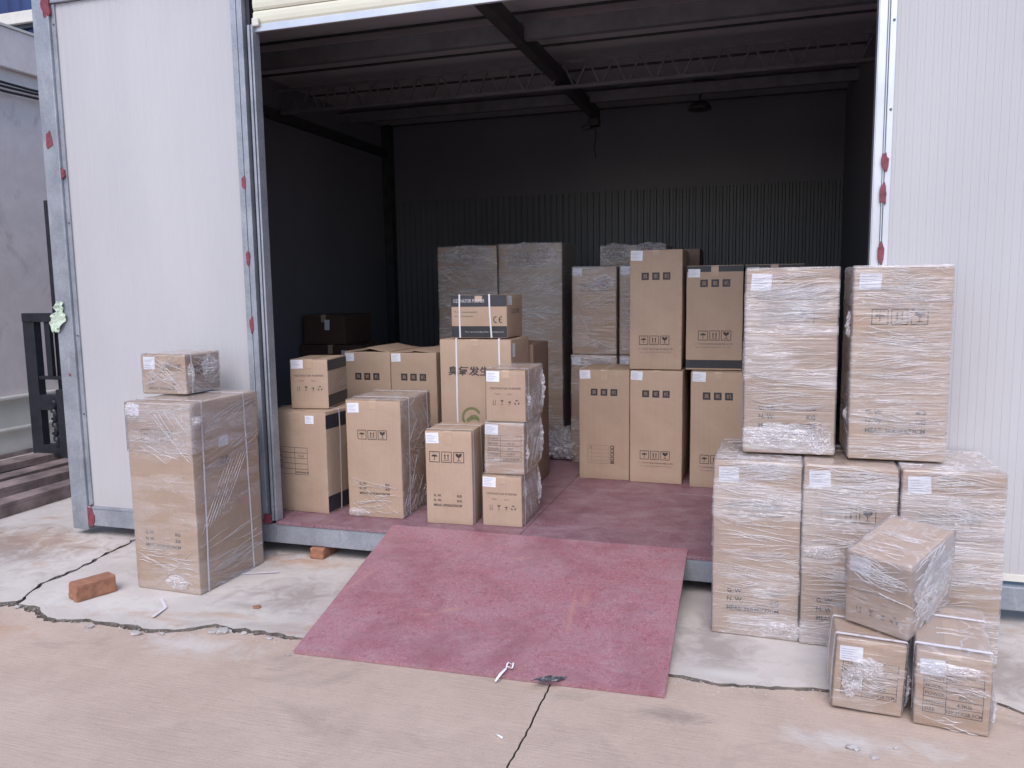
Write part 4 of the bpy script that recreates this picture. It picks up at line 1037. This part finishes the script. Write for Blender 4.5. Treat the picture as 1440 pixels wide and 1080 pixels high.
# --- outside right stack
GS = 'film wrapped cartons stacked outside right of the ramp'
def outside(lab, loc, w, d, h, yaw, seed, style=1, lean=(0, 0), film_='film_dense', meas='MEAS: 36X36X77CM'):
    B = Carton(lab, loc, w, d, h, yaw, group=GS, seed=seed, lean=lean, bulge=0.005)
    B.label(0.02, h - 0.095, 0.085, 0.068).symbols(0.070, h - 0.24, 0.215, style=style).weights(0.115, 0.062, 0.021, meas, w - 0.080)
    B.wrap(film_, 0.0018, 0.005).rnd_folds('f', 120, 0.10, 0.8, 0.0011).rnd_folds('f', 60, 0.22, 0.4, 0.0009).rnd_folds('f', 50, 0.2, 0.6, 0.0011, (0.85, 0.99)).rnd_folds('r', 80, 0.14, 0.8, 0.0012).rnd_folds('l', 80, 0.14, 0.8, 0.0012)
    B.rnd_folds('t', 8); return B
B = outside('lower left carton of the wrapped outdoor stack, next to the ramp', (-0.190, -0.455, 0.001), 0.362, 0.50, 0.79, -1.5, 51)
B.crumple('f', 0.30, 0.05, 0.10, 0.035, depth=0.012)
B = outside('lower middle carton of the wrapped outdoor stack', (0.183, -0.475, 0.001), 0.362, 0.48, 0.795, -1.5, 52, lean=(0, 0))
B.crumple('f', 0.08, 0.42, 0.08, 0.03, depth=0.012)
B = outside('lower right carton of the wrapped outdoor stack, beside the white wall', (0.560, -0.495, 0.001), 0.37, 0.47, 0.795, -1.5, 53)
B = outside('upper left carton of the outdoor stack, whitest with dense film', (-0.072, -0.325, 0.8075), 0.380, 0.40, 0.815, 1.0, 54)
B.crumple('f', 0.15, 0.08, 0.14, 0.06, depth=0.010).crumple('f', 0.31, 0.07, 0.06, 0.07, depth=0.014).folds('f', [(0.25, 0.13, 0.30, 0.10), (0.30, 0.10, 0.315, 0.01)], rad=0.004)
B = outside('upper right carton of the outdoor stack with a bare brown patch low on it', (0.362, -0.37, 0.8095), 0.372, 0.36, 0.812, 0.0, 55, film_='film_mid')
B.folds('f', [(0.0, 0.19, 0.10, 0.182), (0.10, 0.182, 0.22, 0.165), (0.22, 0.165, 0.37, 0.178), (0.01, 0.275, 0.36, 0.29), (0.05, 0.57, 0.35, 0.48)], rad=0.0025)
B.crumple('l', 0.33, 0.57, 0.04, 0.06, depth=0.02).crumple('l', 0.34, 0.19, 0.03, 0.03, depth=0.02)
# three small ones in front
GT = 'small wrapped cartons in front of the outdoor stack'
def small(lab, loc, w, d, h, yaw, seed, lean=(0, 0), table=True, film_='film_mid'):
    B = Carton(lab, loc, w, d, h, yaw, group=GT, seed=seed, lean=lean, bulge=0.004)
    B.label(0.012, h - 0.082, 0.078, 0.055)
    if table: B.put('spec_table', Flat().table(0.025, 0.055, w - 0.02, h - 0.075, [('CLIENT NO:', ''), ('MODEL', 'YL-GE'), ('POWER', '80W'), ('WEIGHT', '4.3KG'), ('SIZE', '30X21X28.7CM')], 0.38, 0.42), 'f', 'ink')
    else: B.small_print(0.14)
    return B
B = small('small wrapped carton low at left under the tilted one, outside at right', (0.265, -1.005, 0.001), 0.232, 0.30, 0.267, 0, 61)
B.pose((0.274, -1.004, 0.006), -1, 0.6, 2.4)
B.wrap('film_mid', 0.003, 0.005).rnd_folds('f', 30, 0.6, 0.5, 0.0012).rnd_folds('t', 6).strap('y', 0.10, wd=0.014, off=0.005).strap('y', 0.62, wd=0.012, off=0.005)
B.crumple('f', 0.06, 0.11, 0.035, 0.06, depth=0.012).crumple('f', 0.11, 0.17, 0.05, 0.045, depth=0.012).crumple('r', 0.05, 0.1, 0.05, 0.09, depth=0.02)
B = small('nearest small wrapped carton at right with a printed specification table', (0.548, -1.062, 0.001), 0.230, 0.38, 0.283, 0, 62)
B.pose((0.543, -1.032, -0.005), -7.5, 5.0, 0.0)
B.wrap('film_light', 0.003, 0.005).rnd_folds('f', 25, 0.3, 0.5, 0.0011).rnd_folds('t', 8).strap('y', 0.13, wd=0.014, off=0.005).strap('y', 0.75, wd=0.012, off=0.005)
B.crumple('f', 0.10, 0.235, 0.11, 0.022, depth=0.012).crumple('r', 0.05, 0.08, 0.05, 0.07, depth=0.015)
B = small('small wrapped carton turned corner-on, resting on the two lowest small ones', (0.322, -0.795, 0.288), 0.230, 0.382, 0.295, 0, 63, table=False)
B.pose((0.326, -0.850, 0.280), -31, 7.9, 3.4)
B.wrap('film_light', 0.002, 0.005).film_band(0.17, 0.295, e=0.007).rnd_folds('f', 35, 0.3, 0.7, 0.0014, (0.45, 0.98)).rnd_folds('r', 90, 0.6, 0.6, 0.0014).rnd_folds('t', 10)
B.crumple('r', 0.19, 0.14, 0.17, 0.12, depth=0.008).folds('f', [(0.01, 0.15, 0.12, 0.165), (0.12, 0.165, 0.25, 0.14)], rad=0.003)

# ================================================================== LEFT SIDE
wl = thing('boundary_wall', (-7.0, 2, 0), 0, 'grey rendered wall with coping and cream lower part at far left', 'wall')
boxes('render_face', [(-0.30, -6, 0.56, 0.0, 9, 3.72)], 'wall_render', wl)
boxes('coping', [(-0.34, -6, 3.722, 0.06, 9, 4.10)], 'wall_render', wl, 0.01)
boxes('coping_edge', [(-0.36, -6, 4.102, 0.075, 9, 4.125)], 'cream_paint', wl)
boxes('lower_cladding', [(-0.30, -6, 0.0, 0.02, 9, 0.558)], 'cream_paint', wl)
boxes('ledge', [(-0.02, -6, 0.5585, 0.075, 9, 0.59)], 'cream_paint', wl, 0.008)
boxes('ledge', [(0.021, -6, 0.255, 0.07, 9, 0.285)], 'cream_paint', wl, 0.008)
boxes('wall_foot', [(0.021, -6, 0.0, 0.05, 9, 0.04)], 'rust_beam', wl)
t = thing('wall_cables', (-6.9, 2, 3.6), 0, 'bundle of dark cables sagging along the wall under its coping', 'cables')
for k in range(3):
    tube('cable', [(-0.05 + 0.015 * k, y, -0.02 - 0.05 * k + 0.03 * math.sin(y * 1.3 + k) - 0.02 * math.sin(y * 3 + k)) for y in np.linspace(-4, 6, 40)], 0.013, 'rubber', t)
bb = thing('blue_building', (-9, 7.0, 0), 0, 'dark blue sheet clad building behind the wall, with a pale rail', 'building')
prof = []
x = -9.0
while x < 5.0: prof += [(x, 0), (x + 0.10, 0), (x + 0.13, -0.035), (x + 0.22, -0.035)]; x += 0.25
prof += [(5.0, 0), (5.0, 0.3), (-9.0, 0.3)]
extrude_profile('blue_cladding', prof, 0, 9, 'blue_sheet', bb)
boxes('pale_rail', [(-9, -0.16, 6.07, 5, -0.037, 6.26)], 'cream_paint', bb, 0.01)
boxes('rail_shadow_gap', [(-9, -0.10, 6.0, 5, -0.037, 6.068)], 'black_steel', bb)
# steel channels lying beside the shed
GB = 'long rusty steel channels lying on the ground by the wall'
for i, (x0, wd, hh, lab) in enumerate([(-5.16, 0.16, 0.10, 'rusty channel nearest the shed corner post'), (-5.50, 0.20, 0.13, 'rusty channel second from the shed corner post'), (-5.88, 0.17, 0.10, 'rusty channel third from the shed corner post'), (-6.28, 0.20, 0.12, 'rusty channel nearest the wall, beside the black lift frame')]):
    o = boxes('steel_channel', [(-wd / 2, -1.6, hh * .72, wd / 2, 1.5, hh), (-wd / 2, -1.6, 0.0, -wd / 2 + 0.02, 1.5, hh * .72 - .0005), (wd / 2 - 0.02, -1.6, 0.0, wd / 2, 1.5, hh * .72 - .0005)], 'rust_beam', None, 0.003)
    o.location = (x0, 0.15 + 0.1 * (i % 2), 0.001); o.rotation_euler = (0, 0, R([1, -1.5, 0.5, -1][i])); tag(o, lab, 'steel beam', GB)
# black lift mast / fork carriage
t = thing('lift_truck', (-6.10, 1.62, 0.0), 0, 'black fork carriage and mast of a lift truck behind the corner post', 'forklift')
boxes('upright', [(-0.30, -0.04, 0.06, -0.17, 0.04, 1.32)], 'black_steel', t, 0.006)
boxes('upright', [(0.55, -0.04, 0.06, 0.68, 0.04, 1.32)], 'black_steel', t, 0.006)
boxes('top_bar', [(-0.30, -0.045, 1.3205, 0.68, 0.045, 1.40)], 'black_steel', t, 0.006)
boxes('cross_bar', [(-0.17, -0.03, 0.80, 0.55, 0.03, 0.83)], 'black_steel', t, 0.004)
for xx in (-0.075, 0.13, 0.34): boxes('guard_bar', [(xx, -0.02, 0.8305, xx + 0.06, 0.02, 1.32)], 'black_steel', t, 0.003)
boxes('cross_bar', [(-0.169, -0.04, 0.52, 0.549, 0.04, 0.66)], 'black_steel', t, 0.004)
boxes('cross_bar', [(-0.169, -0.04, 0.10, 0.549, 0.04, 0.20)], 'black_steel', t, 0.004)
boxes('mast_rail', [(-0.05, 0.06, 0.03, 0.04, 0.16, 2.40)], 'black_steel', t, 0.004)
boxes('mast_rail', [(0.36, 0.06, 0.03, 0.44, 0.16, 2.36)], 'black_steel', t, 0.004)
boxes('lift_block', [(0.07, -0.09, 0.04, 0.30, -0.045, 0.72)], 'black_steel', t, 0.01)
pts = [(0.03 + 0.018 * math.sin(i * 1.1), -0.07, 0.20 + i * 0.022) for i in range(20)]
tube('chain', pts, [0.035 if i % 2 else 0.02 for i in range(20)], 'black_steel', t, sides=7)
boxes('fork', [(-0.18, -0.9, 0.03, -0.06, -0.05, 0.065)], 'black_steel', t, 0.006)
boxes('fork', [(0.22, -0.9, 0.03, 0.34, -0.05, 0.065)], 'black_steel', t, 0.006)
for xx in (-0.1, 0.30):
    bm = bmesh.new(); bmesh.ops.create_cone(bm, cap_ends=True, segments=20, radius1=0.07, radius2=0.07, depth=0.05)
    me = bpy.data.meshes.new('wheel'); bm.to_mesh(me); bm.free(); o = link('wheel', me, 'rubber', t); o.rotation_euler = (0, R(90), 0); o.location = (xx, 0.25, 0.071)
# torn green-white tape on the corner post
vn = VNoise(21); VV, FF = [], []; n = 14
for j in range(n + 1):
    for i in range(9):
        u, v = i / 8, j / n
        w_ = 0.05 + 0.07 * math.sin(math.pi * min(1, v * 1.1)) if v < .62 else 0.045 + 0.04 * abs(float(vn(v * 9, 2)))
        VV.append((-0.01 + (u - .5) * w_ + 0.03 * v - (.02 if v < .3 else 0), -0.006 - 0.022 * abs(float(vn(u * 4, v * 6))), (v - .5) * 0.19 + 0.012 * float(vn(u * 6, v * 2))))
for j in range(n):
    for i in range(8): FF.append((j * 9 + i, j * 9 + i + 1, (j + 1) * 9 + i + 1, (j + 1) * 9 + i))
o = mesh_from('torn_tape', VV, FF, 'tape_green'); o.location = (-4.245, -0.032, 1.42); tag(o, 'torn scrap of pale green tape stuck on the corner post', 'tape')
md = o.modifiers.new('thickness', 'SOLIDIFY'); md.thickness = 0.001

# ================================================================== SMALL THINGS ON THE GROUND
def brick(loc, yaw, lab, tilt=0.0, dims=(0.23, 0.105, 0.075)):
    w, d, h = dims
    V, F = rounded_box(w, d, h, 0.006, 16, 10, 8)
    vn = VNoise(int(abs(loc[0]) * 100)); V = V + 0.003 * np.stack([vn(V[:, 2] * 60, V[:, 1] * 40), vn(V[:, 0] * 50, V[:, 2] * 60), 0 * V[:, 0]], 1)
    chip = (V[:, 0] < -w / 2 + 0.03) & (V[:, 2] > h * .3); V[chip, 0] += 0.012 * np.abs(vn(V[chip, 1] * 60, V[chip, 2] * 50))
    o = mesh_from('brick', V, F, 'clay', True); o.location = loc; o.rotation_euler = (0, R(tilt), R(yaw)); return tag(o, lab, 'brick')
brick((-3.30, -0.85, 0.001), 68, 'loose red-brown brick on the ground left of the largest wrapped carton', dims=(0.205, 0.10, 0.088))
brick((-2.46, 0.05, 0.0005), 90, 'red brick propping the base beam under the shed', dims=(0.20, 0.09, 0.064))
brick((-0.1, 0.08, 0.0005), 90, 'red brick under the base beam behind the outdoor stack', dims=(0.20, 0.09, 0.064))
for a, b, z, lab in [((-2.731, -0.384), (-2.543, -0.31), 0.004, 'straight white strap scrap beside the largest wrapped carton'), ((-2.914, -0.80), (-2.80, -0.90), 0.004, 'clear end of a strap offcut before the largest wrapped carton'), ((-2.80, -0.90), (-2.774, -1.017), 0.006, 'bent white strap end lying just behind the long crack')]:
    tag(bar('strap_scrap', (*a, z), (*b, z + 0.004), 0.016, 0.0015, 'strap'), lab, 'plastic strap')
def lump(name, loc, s, mat, lab, cat, seed, group=None):
    bm = bmesh.new(); bmesh.ops.create_icosphere(bm, subdivisions=1, radius=1); vn = VNoise(seed)
    for v in bm.verts:
        n = v.co.copy(); a = 1 + .7 * float(vn(n.x * 5 + 4, n.y * 5 + n.z * 6)); v.co = Vector((n.x * a * s[0], n.y * a * s[1], (n.z * a + .7) * s[2]))
    me = bpy.data.meshes.new(name); bm.to_mesh(me); bm.free(); o = link(name, me, mat); o.location = loc; return tag(o, lab, cat, group)
lump('clay_lump', (-2.365, -0.77, 0.001), (0.022, 0.016, 0.008), 'clay', 'small reddish lump on the stained apron left of the ramp', 'stone', 5)
for k, (x, y, s) in enumerate([(-2.36, -1.045, 0.032), (-2.33, -1.03, 0.02), (-2.40, -1.06, 0.022), (-2.727, -1.175, 0.03), (-3.0, -1.17, 0.018), (-2.25, -1.03, 0.018), (0.318, -1.26, 0.018), (0.335, -1.265, 0.012), (0.383, -1.30, 0.014), (-2.62, -1.14, 0.016), (-2.1, -1.05, 0.015), (-3.55, -1.08, 0.02), (-1.93, -1.17, 0.012), (0.46, -1.22, 0.010)]):
    labs = ['largest concrete chip of the cluster left of the ramp foot', 'chip beside the largest one left of the ramp foot', 'flat chip before the cluster left of the ramp foot', 'thin flat chip lying before the crack below the largest carton', 'small chip before the crack near the loose brick', 'small chip in the crack just left of the ramp', 'pale pebble in front of the small wrapped cartons', 'tiny pebble touching the pale one before the small cartons', 'pebble nearest the bottom edge before the small cartons', 'small chip between the flat chip and the cluster', 'chip by the crack beside the ramp corner', 'chip where the two cracks meet at left', 'tiny chip at the ramp foot corner', 'tiny pebble right of the others before the small cartons']
    lump('concrete_chip', (x, y, -0.007), (s, s * .7, s * .4), 'chip', labs[k], 'stone', k + 3, 'concrete chips on the ground')
tag(tube('cigarette_butt', [(-0.862, -1.515, -0.003), (-0.835, -1.53, -0.003)], 0.004, 'white_pvc'), 'white cigarette butt on the road before the ramp', 'cigarette butt')
# zip-tie like plastic loop on the ramp foot
pts = [(-0.985 + 0.0, -1.165, 0.004), (-0.975, -1.13, 0.018), (-0.962, -1.095, 0.028)]
o = tube('plastic_loop', pts + [(-0.953 + 0.013 * math.cos(a), -1.070 + 0.022 * math.sin(a), 0.030 + 0.006 * math.sin(3 * a)) for a in np.linspace(-2.2, 3.9, 14)], [0.004, 0.007, 0.005] + [0.0035] * 14, 'white_pvc', flat=0.5); tag(o, 'white looped plastic scrap on the lower edge of the ramp', 'plastic scrap')
vn = VNoise(12); VV, FF = [], []
for j in range(9):
    for i in range(9):
        u, v = i / 8 - .5, j / 8 - .5; VV.append((u * .10 + v * .03, v * .05 + u * .03, 0.012 + 0.016 * abs(float(vn(u * 9 + 4, v * 9)))))
for j in range(8):
    for i in range(8): FF.append((j * 9 + i, j * 9 + i + 1, (j + 1) * 9 + i + 1, (j + 1) * 9 + i))
o = mesh_from('foil_scrap', VV, FF, 'dark_plastic'); o.location = (-0.775, -1.125, 0.008); tag(o, 'dark crinkled packet scrap at the ramp foot over the joint', 'plastic scrap')
md = o.modifiers.new('thickness', 'SOLIDIFY'); md.thickness = 0.001
# grit along the cracks
VV, FF = [], []
rg = random.Random(5)
def grit(x, y, z, s):
    k = len(VV); a = rg.uniform(0, 6)
    for q in range(3): VV.append((x + s * math.cos(a + q * 2.1), y + s * math.sin(a + q * 2.1), z - 0.001))
    VV.append((x, y, z + s * rg.uniform(.5, 1))); FF.extend([(k, k + 1, k + 3), (k + 1, k + 2, k + 3), (k + 2, k, k + 3)])
for _ in range(1800):
    p = Ku[rg.randrange(len(Ku))]
    if abs(p[0]) < 6:
        dy = rg.gauss(-0.02, 0.035); grit(p[0] + rg.gauss(0, .02), p[1] + dy, 0.0 if dy > 0 else -0.007, rg.uniform(.0012, .0055))
for _ in range(500):
    p = Al[rg.randrange(len(Al))]
    if p[1] < 2: grit(p[0] + 0.013 + rg.gauss(0, .02), p[1], 0.0, rg.uniform(.001, .005))
for _ in range(500): grit(rg.uniform(-4, 1.6), rg.uniform(-2.4, -1.2), -0.008, rg.uniform(.0008, .003))
tag(mesh_from('grit', VV, FF, 'chip'), kind='stuff')
